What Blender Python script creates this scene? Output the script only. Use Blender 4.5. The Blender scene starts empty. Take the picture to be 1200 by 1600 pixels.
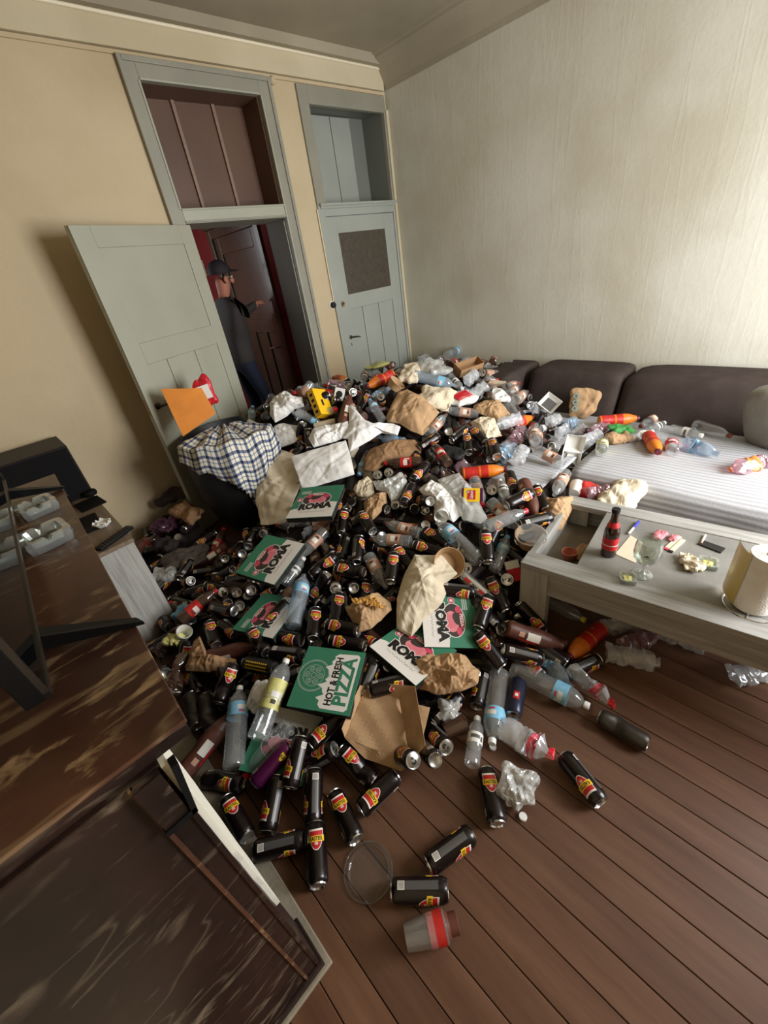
import bpy, bmesh, math, random
import numpy as np
from mathutils import Vector, Matrix, noise

scene = bpy.context.scene
COL = scene.collection
rnd = random.Random(7)

# ------------------------------------------------------------------ camera
FPX = 637.6                                    # focal length in pixels of the 1200x1600 frame
CAMH = 1.62
RC = np.array([[0.69997055, -0.70088825, -0.13710177],      # world axes seen by the camera (x right, y down, z forward)
               [-0.45393454, -0.28842768, -0.84306163],
               [0.55134804, 0.65235354, -0.52004826]])
CAM = np.array([0.0, 0.0, CAMH])
cam_data = bpy.data.cameras.new('camera')
cam = bpy.data.objects.new('camera', cam_data)
COL.objects.link(cam)
cam_data.sensor_fit = 'AUTO'
cam_data.sensor_width = 36.0
cam_data.lens = FPX / 1600.0 * 36.0
cam_data.clip_start = 0.02
cam.matrix_world = Matrix(((RC[0, 0], -RC[1, 0], -RC[2, 0], 0.0),
                           (RC[0, 1], -RC[1, 1], -RC[2, 1], 0.0),
                           (RC[0, 2], -RC[1, 2], -RC[2, 2], CAMH),
                           (0, 0, 0, 1)))
scene.camera = cam

# ------------------------------------------------------------------ world, light, exposure
world = bpy.data.worlds.new('world')
scene.world = world
world.use_nodes = True
bgn = world.node_tree.nodes['Background']
bgn.inputs[0].default_value = (0.75, 0.86, 1.0, 1)
bgn.inputs[1].default_value = 1.2
scene.view_settings.view_transform = 'Standard'
scene.view_settings.look = 'None'
scene.view_settings.gamma = 1.0
scene.view_settings.use_curve_mapping = False
scene.view_settings.exposure = 0.35
scene.cycles.transparent_max_bounces = 14
scene.cycles.max_bounces = 7
scene.cycles.diffuse_bounces = 4
scene.cycles.caustics_reflective = False
scene.cycles.caustics_refractive = False


def area(name, loc, target, sx, sy, power, color):
    d = bpy.data.lights.new(name, 'AREA')
    d.shape = 'RECTANGLE'
    d.size, d.size_y = sx, sy
    d.energy = power
    d.color = color
    o = bpy.data.objects.new(name, d)
    COL.objects.link(o)
    o.location = loc
    o.rotation_euler = (Vector(target) - Vector(loc)).to_track_quat('-Z', 'Y').to_euler()
    return o


# daylight in the reveal of the tall window of the front wall, behind the camera
area('window_daylight', (2.45, -1.41, 1.45), (1.9, 3.0, 0.85), 1.5, 1.75, 126.0, (0.97, 0.985, 1.0))
# daylight of the stairwell window at the far end of the hall
area('hall_daylight', (1.2, 5.3, 1.7), (2.4, 4.4, 1.3), 0.7, 1.1, 7.0, (0.95, 0.98, 1.0))


# ------------------------------------------------------------------ small maths
def ray(px, py):
    return RC.T @ np.array([(px - 600.0) / FPX, (py - 800.0) / FPX, 1.0])


def at(px, py, z):
    """World point at height z seen at that place of the picture."""
    d = ray(px, py)
    return CAM + d * ((z - CAMH) / d[2])


def proj(p):
    c = RC @ (np.asarray(p, float) - CAM)
    return np.array([600 + FPX * c[0] / c[2], 800 + FPX * c[1] / c[2], c[2]])


def unit(v):
    v = np.asarray(v, float)
    return v / (np.linalg.norm(v) + 1e-12)


def lin(c):
    """sRGB 0-255 -> linear rgba"""
    out = []
    for v in c:
        v = v / 255.0
        out.append(v / 12.92 if v <= 0.04045 else ((v + 0.055) / 1.055) ** 2.4)
    return (*out, 1.0)


# ------------------------------------------------------------------ materials
MATS = {}


def newmat(name):
    m = bpy.data.materials.new(name)
    m.use_nodes = True
    nt = m.node_tree
    nt.nodes.clear()
    out = nt.nodes.new('ShaderNodeOutputMaterial')
    MATS[name] = m
    return m, nt, out


def N(nt, kind, **kw):
    n = nt.nodes.new(kind)
    for k, v in kw.items():
        setattr(n, k, v)
    return n


def ramp(nt, stops):
    r = N(nt, 'ShaderNodeValToRGB')
    els = r.color_ramp.elements
    while len(els) < len(stops):
        els.new(0.5)
    for e, (p, c) in zip(els, stops):
        e.position = p
        e.color = c
    return r


def plain(name, col, rough=0.5, metal=0.0, var=0.0, vscale=6.0, bump=0.0, bscale=60.0, spec=0.5, coat=0.0):
    m, nt, out = newmat(name)
    b = N(nt, 'ShaderNodeBsdfPrincipled')
    c = lin(col)
    b.inputs['Base Color'].default_value = c
    b.inputs['Roughness'].default_value = rough
    b.inputs['Metallic'].default_value = metal
    b.inputs['Specular IOR Level'].default_value = spec
    b.inputs['Coat Weight'].default_value = coat
    nt.links.new(b.outputs[0], out.inputs[0])
    tc = N(nt, 'ShaderNodeTexCoord')
    if var > 0:
        n = N(nt, 'ShaderNodeTexNoise')
        n.inputs['Scale'].default_value = vscale
        n.inputs['Detail'].default_value = 5
        nt.links.new(tc.outputs['Object'], n.inputs['Vector'])
        r = ramp(nt, [(0.3, tuple(x * (1 - var) for x in c[:3]) + (1,)), (0.7, tuple(min(1, x * (1 + var * 0.6)) for x in c[:3]) + (1,))])
        nt.links.new(n.outputs[0], r.inputs[0])
        nt.links.new(r.outputs[0], b.inputs['Base Color'])
    if bump > 0:
        n2 = N(nt, 'ShaderNodeTexNoise')
        n2.inputs['Scale'].default_value = bscale
        n2.inputs['Detail'].default_value = 4
        nt.links.new(tc.outputs['Object'], n2.inputs['Vector'])
        bp = N(nt, 'ShaderNodeBump')
        bp.inputs['Strength'].default_value = bump
        bp.inputs['Distance'].default_value = 0.01
        nt.links.new(n2.outputs[0], bp.inputs['Height'])
        nt.links.new(bp.outputs[0], b.inputs['Normal'])
    return m


def clear(name, tint=(235, 240, 240), haze=0.10, rough=0.04, edge=0.35):
    """thin clear plastic or glass: see-through, shiny at grazing angles, a touch of haze"""
    m, nt, out = newmat(name)
    t = N(nt, 'ShaderNodeBsdfTransparent')
    t.inputs[0].default_value = lin(tint)
    g = N(nt, 'ShaderNodeBsdfGlossy')
    g.inputs['Roughness'].default_value = rough
    g.inputs[0].default_value = (0.95, 0.97, 1, 1)
    d = N(nt, 'ShaderNodeBsdfDiffuse')
    d.inputs[0].default_value = lin(tint)
    lw = N(nt, 'ShaderNodeLayerWeight')
    lw.inputs['Blend'].default_value = 0.5
    mx = N(nt, 'ShaderNodeMixShader')
    mx2 = N(nt, 'ShaderNodeMixShader')
    mx2.inputs[0].default_value = haze
    nt.links.new(t.outputs[0], mx2.inputs[1])
    nt.links.new(d.outputs[0], mx2.inputs[2])
    pw = N(nt, 'ShaderNodeMath', operation='POWER')
    nt.links.new(lw.outputs['Facing'], pw.inputs[0])
    pw.inputs[1].default_value = 2.6
    ma = N(nt, 'ShaderNodeMath', operation='MULTIPLY_ADD')
    nt.links.new(pw.outputs[0], ma.inputs[0])
    ma.inputs[1].default_value = edge * 2.0
    ma.inputs[2].default_value = 0.06 if haze > .05 else 0.025
    nt.links.new(ma.outputs[0], mx.inputs[0])
    nt.links.new(mx2.outputs[0], mx.inputs[1])
    nt.links.new(g.outputs[0], mx.inputs[2])
    nt.links.new(mx.outputs[0], out.inputs[0])
    return m


def wood(name, c1, c2, c3, axis='X', scale=3.0, rough=0.55, stretch=14.0, bump=0.15, spec=0.35):
    """grain running along the object's axis"""
    m, nt, out = newmat(name)
    b = N(nt, 'ShaderNodeBsdfPrincipled')
    b.inputs['Roughness'].default_value = rough
    b.inputs['Specular IOR Level'].default_value = spec
    tc = N(nt, 'ShaderNodeTexCoord')
    oi = N(nt, 'ShaderNodeObjectInfo')
    mp = N(nt, 'ShaderNodeMapping')
    s = {'X': (scale, scale * stretch, scale * stretch), 'Y': (scale * stretch, scale, scale * stretch), 'Z': (scale * stretch, scale * stretch, scale)}[axis]
    mp.inputs['Scale'].default_value = s
    nt.links.new(tc.outputs['Object'], mp.inputs['Vector'])
    off = N(nt, 'ShaderNodeVectorMath', operation='ADD')
    sc = N(nt, 'ShaderNodeVectorMath', operation='SCALE')
    cb = N(nt, 'ShaderNodeCombineXYZ')
    for i in range(3):
        nt.links.new(oi.outputs['Random'], cb.inputs[i])
    sc.inputs['Scale'].default_value = 37.0
    nt.links.new(cb.outputs[0], sc.inputs[0])
    nt.links.new(mp.outputs[0], off.inputs[0])
    nt.links.new(sc.outputs[0], off.inputs[1])
    n = N(nt, 'ShaderNodeTexNoise')
    n.inputs['Scale'].default_value = 1.0
    n.inputs['Detail'].default_value = 7
    n.inputs['Roughness'].default_value = 0.65
    nt.links.new(off.outputs[0], n.inputs['Vector'])
    r = ramp(nt, [(0.25, lin(c1)), (0.5, lin(c2)), (0.75, lin(c3))])
    nt.links.new(n.outputs[0], r.inputs[0])
    # board-to-board variation
    hsv = N(nt, 'ShaderNodeHueSaturation')
    mr = N(nt, 'ShaderNodeMapRange')
    mr.inputs['To Min'].default_value = 0.82
    mr.inputs['To Max'].default_value = 1.15
    nt.links.new(oi.outputs['Random'], mr.inputs[0])
    nt.links.new(mr.outputs[0], hsv.inputs['Value'])
    nt.links.new(r.outputs[0], hsv.inputs['Color'])
    nt.links.new(hsv.outputs[0], b.inputs['Base Color'])
    bp = N(nt, 'ShaderNodeBump')
    bp.inputs['Strength'].default_value = bump
    bp.inputs['Distance'].default_value = 0.004
    nt.links.new(n.outputs[0], bp.inputs['Height'])
    nt.links.new(bp.outputs[0], b.inputs['Normal'])
    nt.links.new(b.outputs[0], out.inputs[0])
    return m


def plaster(name, col, stain, rough=0.85, bump=0.25, ridges=False):
    m, nt, out = newmat(name)
    b = N(nt, 'ShaderNodeBsdfPrincipled')
    b.inputs['Roughness'].default_value = rough
    b.inputs['Specular IOR Level'].default_value = 0.25
    tc = N(nt, 'ShaderNodeTexCoord')
    n = N(nt, 'ShaderNodeTexNoise')
    n.inputs['Scale'].default_value = 1.3
    n.inputs['Detail'].default_value = 6
    nt.links.new(tc.outputs['Object'], n.inputs['Vector'])
    r = ramp(nt, [(0.35, lin(stain)), (0.62, lin(col))])
    nt.links.new(n.outputs[0], r.inputs[0])
    nt.links.new(r.outputs[0], b.inputs['Base Color'])
    n2 = N(nt, 'ShaderNodeTexNoise')
    n2.inputs['Scale'].default_value = 38
    n2.inputs['Detail'].default_value = 6
    nt.links.new(tc.outputs['Object'], n2.inputs['Vector'])
    h = n2.outputs[0]
    if ridges:          # paper seams and long vertical wrinkles
        mp = N(nt, 'ShaderNodeMapping')
        mp.inputs['Scale'].default_value = (1, 7.0, 0.55)
        nt.links.new(tc.outputs['Object'], mp.inputs['Vector'])
        n3 = N(nt, 'ShaderNodeTexNoise')
        n3.inputs['Scale'].default_value = 1.0
        n3.inputs['Detail'].default_value = 3
        nt.links.new(mp.outputs[0], n3.inputs['Vector'])
        r3 = ramp(nt, [(0.47, (0, 0, 0, 1)), (0.5, (1, 1, 1, 1)), (0.53, (0, 0, 0, 1))])
        nt.links.new(n3.outputs[0], r3.inputs[0])
        n4 = N(nt, 'ShaderNodeTexNoise')
        n4.inputs['Scale'].default_value = 5.0
        n4.inputs['Detail'].default_value = 3
        nt.links.new(tc.outputs['Object'], n4.inputs['Vector'])
        ma = N(nt, 'ShaderNodeMath', operation='MULTIPLY_ADD')
        nt.links.new(r3.outputs[0], ma.inputs[0])
        ma.inputs[1].default_value = 0.35
        nt.links.new(n2.outputs[0], ma.inputs[2])
        mb = N(nt, 'ShaderNodeMath', operation='MULTIPLY_ADD')
        nt.links.new(n4.outputs[0], mb.inputs[0])
        mb.inputs[1].default_value = 2.0
        nt.links.new(ma.outputs[0], mb.inputs[2])
        h = mb.outputs[0]
    bp = N(nt, 'ShaderNodeBump')
    bp.inputs['Strength'].default_value = bump
    bp.inputs['Distance'].default_value = 0.012
    nt.links.new(h, bp.inputs['Height'])
    nt.links.new(bp.outputs[0], b.inputs['Normal'])
    nt.links.new(b.outputs[0], out.inputs[0])
    return m


def marble(name, dark, mid, vein, rough=0.28, amount=1.0):
    """brown marble: cloudy ground, short pale streaks and a few long thin veins"""
    m, nt, out = newmat(name)
    b = N(nt, 'ShaderNodeBsdfPrincipled')
    b.inputs['Roughness'].default_value = rough
    b.inputs['Specular IOR Level'].default_value = 0.3
    tc = N(nt, 'ShaderNodeTexCoord')

    def nz(scale, rot, sc, det, dist, stops):
        mp = N(nt, 'ShaderNodeMapping')
        mp.inputs['Rotation'].default_value = rot
        mp.inputs['Scale'].default_value = sc
        nt.links.new(tc.outputs['Object'], mp.inputs['Vector'])
        n = N(nt, 'ShaderNodeTexNoise')
        n.inputs['Scale'].default_value = scale
        n.inputs['Detail'].default_value = det
        n.inputs['Roughness'].default_value = 0.6
        n.inputs['Distortion'].default_value = dist
        nt.links.new(mp.outputs[0], n.inputs['Vector'])
        r = ramp(nt, stops)
        nt.links.new(n.outputs[0], r.inputs[0])
        return r

    K0, K1 = (0, 0, 0, 1), (1, 1, 1, 1)
    ground = nz(4.0, (0, 0, 0), (1, 1, 1), 6, 0.4, [(0.35, lin(dark)), (0.65, lin(mid))])
    streak = nz(1.0, (0.75, 0.5, 0.6), (7, 26, 26), 7, 0.5, [(0.555, K0), (0.64, K1)])
    mask = nz(5.0, (0, 0, 0), (1, 1, 1), 3, 0.2, [(0.42, K0), (0.58, K1)])
    thin = nz(1.0, (0.75, 0.5, 0.6), (1.0, 3.4, 3.4), 3, 0.1, [(0.494, K0), (0.50, K1), (0.506, K0)])
    mu = N(nt, 'ShaderNodeMath', operation='MULTIPLY')
    nt.links.new(streak.outputs[0], mu.inputs[0])
    nt.links.new(mask.outputs[0], mu.inputs[1])
    mt = N(nt, 'ShaderNodeMath', operation='MULTIPLY')
    nt.links.new(thin.outputs[0], mt.inputs[0])
    mt.inputs[1].default_value = 0.35
    mx_ = N(nt, 'ShaderNodeMath', operation='MAXIMUM')
    nt.links.new(mu.outputs[0], mx_.inputs[0])
    nt.links.new(mt.outputs[0], mx_.inputs[1])
    ms = N(nt, 'ShaderNodeMath', operation='MULTIPLY')
    nt.links.new(mx_.outputs[0], ms.inputs[0])
    ms.inputs[1].default_value = amount
    mix = N(nt, 'ShaderNodeMix', data_type='RGBA')
    nt.links.new(ms.outputs[0], mix.inputs[0])
    nt.links.new(ground.outputs[0], mix.inputs[6])
    mix.inputs[7].default_value = lin(vein)
    nt.links.new(mix.outputs[2], b.inputs['Base Color'])
    nt.links.new(b.outputs[0], out.inputs[0])
    return m


def striped(name, c1, c2, axis, freq, rough=0.95):
    m, nt, out = newmat(name)
    b = N(nt, 'ShaderNodeBsdfPrincipled')
    b.inputs['Roughness'].default_value = rough
    b.inputs['Specular IOR Level'].default_value = 0.15
    tc = N(nt, 'ShaderNodeTexCoord')
    sp = N(nt, 'ShaderNodeSeparateXYZ')
    nt.links.new(tc.outputs['UV'], sp.inputs[0])
    ns = N(nt, 'ShaderNodeTexNoise')
    ns.inputs['Scale'].default_value = 120.0
    nt.links.new(tc.outputs['Object'], ns.inputs['Vector'])
    mu = N(nt, 'ShaderNodeMath', operation='MULTIPLY')
    nt.links.new(sp.outputs[axis], mu.inputs[0])
    mu.inputs[1].default_value = freq
    si = N(nt, 'ShaderNodeMath', operation='SINE')
    nt.links.new(mu.outputs[0], si.inputs[0])
    ad = N(nt, 'ShaderNodeMath', operation='MULTIPLY_ADD')
    nt.links.new(ns.outputs[0], ad.inputs[0])
    ad.inputs[1].default_value = 1.3
    nt.links.new(si.outputs[0], ad.inputs[2])
    mr = N(nt, 'ShaderNodeMapRange')
    mr.inputs['From Min'].default_value = -0.6
    mr.inputs['From Max'].default_value = 1.9
    nt.links.new(ad.outputs[0], mr.inputs[0])
    r = ramp(nt, [(0.2, lin(c1)), (0.75, lin(c2))])
    nt.links.new(mr.outputs[0], r.inputs[0])
    nt.links.new(r.outputs[0], b.inputs['Base Color'])
    bp = N(nt, 'ShaderNodeBump')
    bp.inputs['Strength'].default_value = 0.25
    bp.inputs['Distance'].default_value = 0.004
    nt.links.new(ad.outputs[0], bp.inputs['Height'])
    nt.links.new(bp.outputs[0], b.inputs['Normal'])
    nt.links.new(b.outputs[0], out.inputs[0])
    return m


def plaid(name):
    m, nt, out = newmat(name)
    b = N(nt, 'ShaderNodeBsdfPrincipled')
    b.inputs['Roughness'].default_value = 0.9
    tc = N(nt, 'ShaderNodeTexCoord')
    sp = N(nt, 'ShaderNodeSeparateXYZ')
    nt.links.new(tc.outputs['UV'], sp.inputs[0])
    facs = []
    for ax in (0, 1):
        mu = N(nt, 'ShaderNodeMath', operation='MULTIPLY')
        nt.links.new(sp.outputs[ax], mu.inputs[0])
        mu.inputs[1].default_value = 13.0
        fr = N(nt, 'ShaderNodeMath', operation='FRACT')
        nt.links.new(mu.outputs[0], fr.inputs[0])
        r = ramp(nt, [(0.0, (1, 1, 1, 1)), (0.26, (1, 1, 1, 1)), (0.3, (0, 0, 0, 1)), (0.56, (0, 0, 0, 1)), (0.58, (.7, .7, .7, 1)), (0.66, (.7, .7, .7, 1)), (0.68, (0, 0, 0, 1))])
        r.color_ramp.interpolation = 'LINEAR'
        nt.links.new(fr.outputs[0], r.inputs[0])
        facs.append(r)
    ad = N(nt, 'ShaderNodeMath', operation='ADD')
    nt.links.new(facs[0].outputs[0], ad.inputs[0])
    nt.links.new(facs[1].outputs[0], ad.inputs[1])
    hf = N(nt, 'ShaderNodeMath', operation='MULTIPLY')
    nt.links.new(ad.outputs[0], hf.inputs[0])
    hf.inputs[1].default_value = 0.5
    r = ramp(nt, [(0.0, lin((232, 224, 200))), (0.35, lin((150, 156, 172))), (0.55, lin((92, 102, 130))), (1.0, lin((28, 34, 58)))])
    nt.links.new(hf.outputs[0], r.inputs[0])
    nt.links.new(r.outputs[0], b.inputs['Base Color'])
    nt.links.new(b.outputs[0], out.inputs[0])
    return m


plaster('wall_cream', (200, 182, 150), (186, 167, 134), bump=0.18)
plaster('wall_paper', (214, 210, 195), (197, 190, 170), bump=0.10, ridges=True)
plaster('ceiling_paint', (168, 158, 136), (152, 142, 121), bump=0.12)
plaster('cornice_paint', (206, 194, 164), (190, 177, 146), bump=0.1)
plaster('hall_red', (122, 34, 34), (98, 26, 28), bump=0.1)
plaster('hall_pink', (190, 110, 96), (168, 92, 80), bump=0.1)
plain('paint_grey', (146, 143, 128), 0.5, var=0.12, vscale=3)
plain('paint_door', (164, 164, 147), 0.45, var=0.08, vscale=3)
plain('paint_cupboard', (160, 163, 154), 0.45, var=0.08, vscale=3)
plain('bead_paint', (232, 221, 194), 0.7)
plain('paint_groove', (84, 84, 74), 0.7)
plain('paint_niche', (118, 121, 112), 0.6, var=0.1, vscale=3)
plain('brown_board', (98, 70, 54), 0.55, var=0.15, vscale=3)
plain('brown_batten', (138, 112, 96), 0.5)
plain('pipe_cream', (214, 200, 170), 0.5)
plain('hall_grey', (92, 86, 72), 0.6, var=0.1)
plain('hall_door_dark', (78, 64, 52), 0.22, var=0.2, vscale=4)
plain('hall_floor', (60, 46, 38), 0.6)
plain('obscure_glass', (78, 70, 60), 0.35, var=0.25, vscale=25, bump=0.6, bscale=40)
plain('black_knob', (22, 22, 24), 0.3)
plain('iron', (70, 62, 54), 0.4, metal=0.8)
plain('brass', (150, 120, 70), 0.35, metal=0.9)
plain('chrome', (215, 215, 212), 0.12, metal=1.0)
wood('floor_wood', (80, 53, 38), (101, 70, 51), (119, 87, 66), 'Y', 1.6, 0.5, 9, 0.1, spec=0.3)
wood('grey_oak', (122, 119, 113), (155, 152, 146), (180, 178, 172), 'Y', 3.0, 0.55, 16, 0.12)
wood('grey_oak_x', (122, 119, 113), (155, 152, 146), (180, 178, 172), 'X', 3.0, 0.55, 16, 0.12)
wood('grey_oak_z', (134, 131, 125), (165, 162, 155), (188, 186, 179), 'Z', 3.0, 0.55, 16, 0.12)
wood('cab_top', (108, 92, 76), (134, 116, 97), (152, 134, 114), 'Y', 3.0, 0.5, 14, 0.1)  # grey oak with the warm bounce off the wall mixed into its colour
plain('concrete', (134, 131, 124), 0.6, var=0.22, vscale=7, bump=0.1)
plain('table_inside', (112, 100, 82), 0.7, var=0.25, vscale=9)
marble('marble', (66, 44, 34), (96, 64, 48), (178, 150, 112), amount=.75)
marble('marble_front', (26, 18, 16), (50, 34, 29), (140, 124, 104), rough=0.4, amount=.6)  # same marble, with the shade of the upright faces in its colour
plain('white_board', (226, 222, 206), 0.6, var=0.06, vscale=12)
plain('hearth_stone', (150, 140, 122), 0.7, var=0.18, vscale=14, bump=0.2)
plain('black_plastic', (13, 13, 14), 0.45, spec=0.2)
plain('black_matte', (14, 13, 14), 0.75, spec=0.15)
plain('chair_black', (16, 17, 19), 0.55, var=0.3, vscale=12)
plain('speaker_black', (24, 14, 18), 0.5, var=0.2, spec=0.25)
plain('tv_screen', (7, 7, 8), 0.06, spec=0.6)
plain('tv_bezel', (62, 56, 50), 0.3, metal=0.6)
plain('sofa_fabric', (72, 62, 58), 0.95, var=0.18, vscale=10, bump=0.3, bscale=300, spec=0.1)
plain('sofa_base', (34, 30, 29), 0.9)
striped('throw_cover', (172, 171, 173), (194, 194, 197), 0, 190.0)
striped('throw_cover_b', (178, 178, 180), (196, 196, 199), 0, 190.0)
plain('leather_grey', (134, 130, 118), 0.42, var=0.1, vscale=14, bump=0.25, bscale=50)
plaid('plaid')
plain('can_black', (26, 17, 17), 0.3, metal=0.35, coat=0.25)
plain('can_purple', (92, 26, 74), 0.3, metal=0.45, coat=0.2)
plain('can_grey', (70, 66, 60), 0.42, metal=0.6, var=0.2, vscale=20)
plain('can_blue', (44, 46, 66), 0.3, metal=0.5)
plain('can_silver', (196, 196, 194), 0.25, metal=0.85)
plain('aluminium', (205, 205, 203), 0.25, metal=0.95)
plain('alu_dark', (58, 54, 52), 0.4, metal=0.7)
plain('hole_dark', (16, 8, 8), 0.8)
plain('ink_red', (190, 34, 40), 0.4)
plain('ink_white', (232, 226, 214), 0.45)
plain('ink_yellow', (238, 196, 44), 0.4)
plain('ink_black', (18, 16, 16), 0.45)
plain('ink_grey', (92, 90, 88), 0.4, metal=0.3)
plain('ink_green', (52, 122, 92), 0.6)
plain('ink_pink', (206, 66, 92), 0.6)
plain('ink_brown', (58, 44, 40), 0.6)
plain('ink_teal', (124, 168, 170), 0.7)
plain('ink_salmon', (222, 132, 140), 0.6)
clear('pet', (246, 248, 248), 0.13, 0.05, 0.32)
clear('pet_blue', (218, 232, 244), 0.26, 0.06, 0.32)
clear('pet_brown', (150, 112, 90), 0.2, 0.06, 0.3)
clear('pet_pink', (222, 186, 194), 0.24, 0.06, 0.3)
clear('pet_crush', (244, 246, 248), 0.3, 0.12, 0.38)
clear('glass', (244, 247, 246), 0.03, 0.02, 0.4)
clear('goblet_glass', (240, 243, 238), 0.12, 0.03, 0.5)
clear('glass_thick', (240, 243, 236), 0.16, 0.03, 0.5)
clear('film', (240, 240, 236), 0.45, 0.15, 0.4)
plain('amber_glass', (46, 20, 12), 0.12, spec=0.7, coat=0.4)
plain('label_blue', (134, 194, 226), 0.45, var=0.15, vscale=40)
plain('label_tan', (196, 152, 128), 0.5, var=0.1, vscale=60)
plain('label_brown', (98, 58, 46), 0.45, var=0.25, vscale=50)
plain('label_red', (196, 40, 34), 0.4, var=0.15, vscale=40)
plain('label_orange', (228, 124, 32), 0.4, var=0.12, vscale=40)
plain('label_yellow', (212, 206, 128), 0.5, var=0.1, vscale=60)
plain('label_white', (226, 224, 218), 0.5)
plain('label_pink', (206, 62, 84), 0.45, var=0.2, vscale=50)
plain('label_green', (70, 150, 76), 0.45, var=0.2, vscale=50)
plain('cap_white', (232, 232, 228), 0.45)
plain('cap_red', (206, 34, 44), 0.4)
plain('cap_blue', (120, 180, 226), 0.4)
plain('cap_brown', (96, 52, 40), 0.45)
plain('cap_orange', (232, 104, 52), 0.4)
plain('cap_yellow', (226, 214, 70), 0.4)
plain('cap_maroon', (92, 26, 40), 0.4)
plain('kraft', (184, 150, 113), 0.85, var=0.1, vscale=14, spec=0.15)
plain('kraft_dark', (150, 116, 84), 0.85, var=0.14, vscale=14, spec=0.15)
plain('cream_paper', (220, 206, 180), 0.85, var=0.07, vscale=14, spec=0.15)
plain('white_paper', (238, 236, 232), 0.8, var=0.04, vscale=14, spec=0.15)
plain('white_film', (226, 224, 218), 0.4, var=0.05, vscale=14)
plain('crisp_gold', (206, 152, 70), 0.7, var=0.15, vscale=60)
plain('card', (170, 134, 98), 0.85, var=0.08, spec=0.1)
plain('box_white', (226, 220, 212), 0.65, spec=0.3)
plain('box_dark', (22, 22, 22), 0.7)
plain('foam_white', (232, 230, 222), 0.6)
plain('yellow_plastic', (240, 190, 22), 0.4)
plain('orange_card', (226, 138, 48), 0.6, var=0.15, vscale=8)
plain('red_film', (202, 36, 48), 0.35, var=0.1, vscale=20)
plain('grey_cloth', (86, 76, 68), 0.95, var=0.25, vscale=14)
plain('dark_cloth', (44, 34, 32), 0.95, var=0.3, vscale=14)
plain('purple_film', (70, 38, 56), 0.25, var=0.3, vscale=30)
plain('terracotta', (190, 112, 88), 0.7)
plain('heap_dark', (36, 28, 26), 0.85, var=0.4, vscale=30, bump=0.6, bscale=50)  # mound colour carries the shade of the gaps in the litter
plain('skin', (186, 120, 96), 0.6)
plain('jacket', (50, 43, 41), 0.8, var=0.15, vscale=10)
plain('cap_dark', (40, 32, 38), 0.8)
plain('navy', (22, 30, 52), 0.85)
plain('pen_blue', (58, 64, 170), 0.35)
plain('roll_paper', (242, 237, 228), 0.9, var=0.05, vscale=20, bump=0.4, bscale=160)
plain('roll_film', (206, 182, 104), 0.3)
plain('crumb_white', (220, 214, 206), 0.8)


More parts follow.
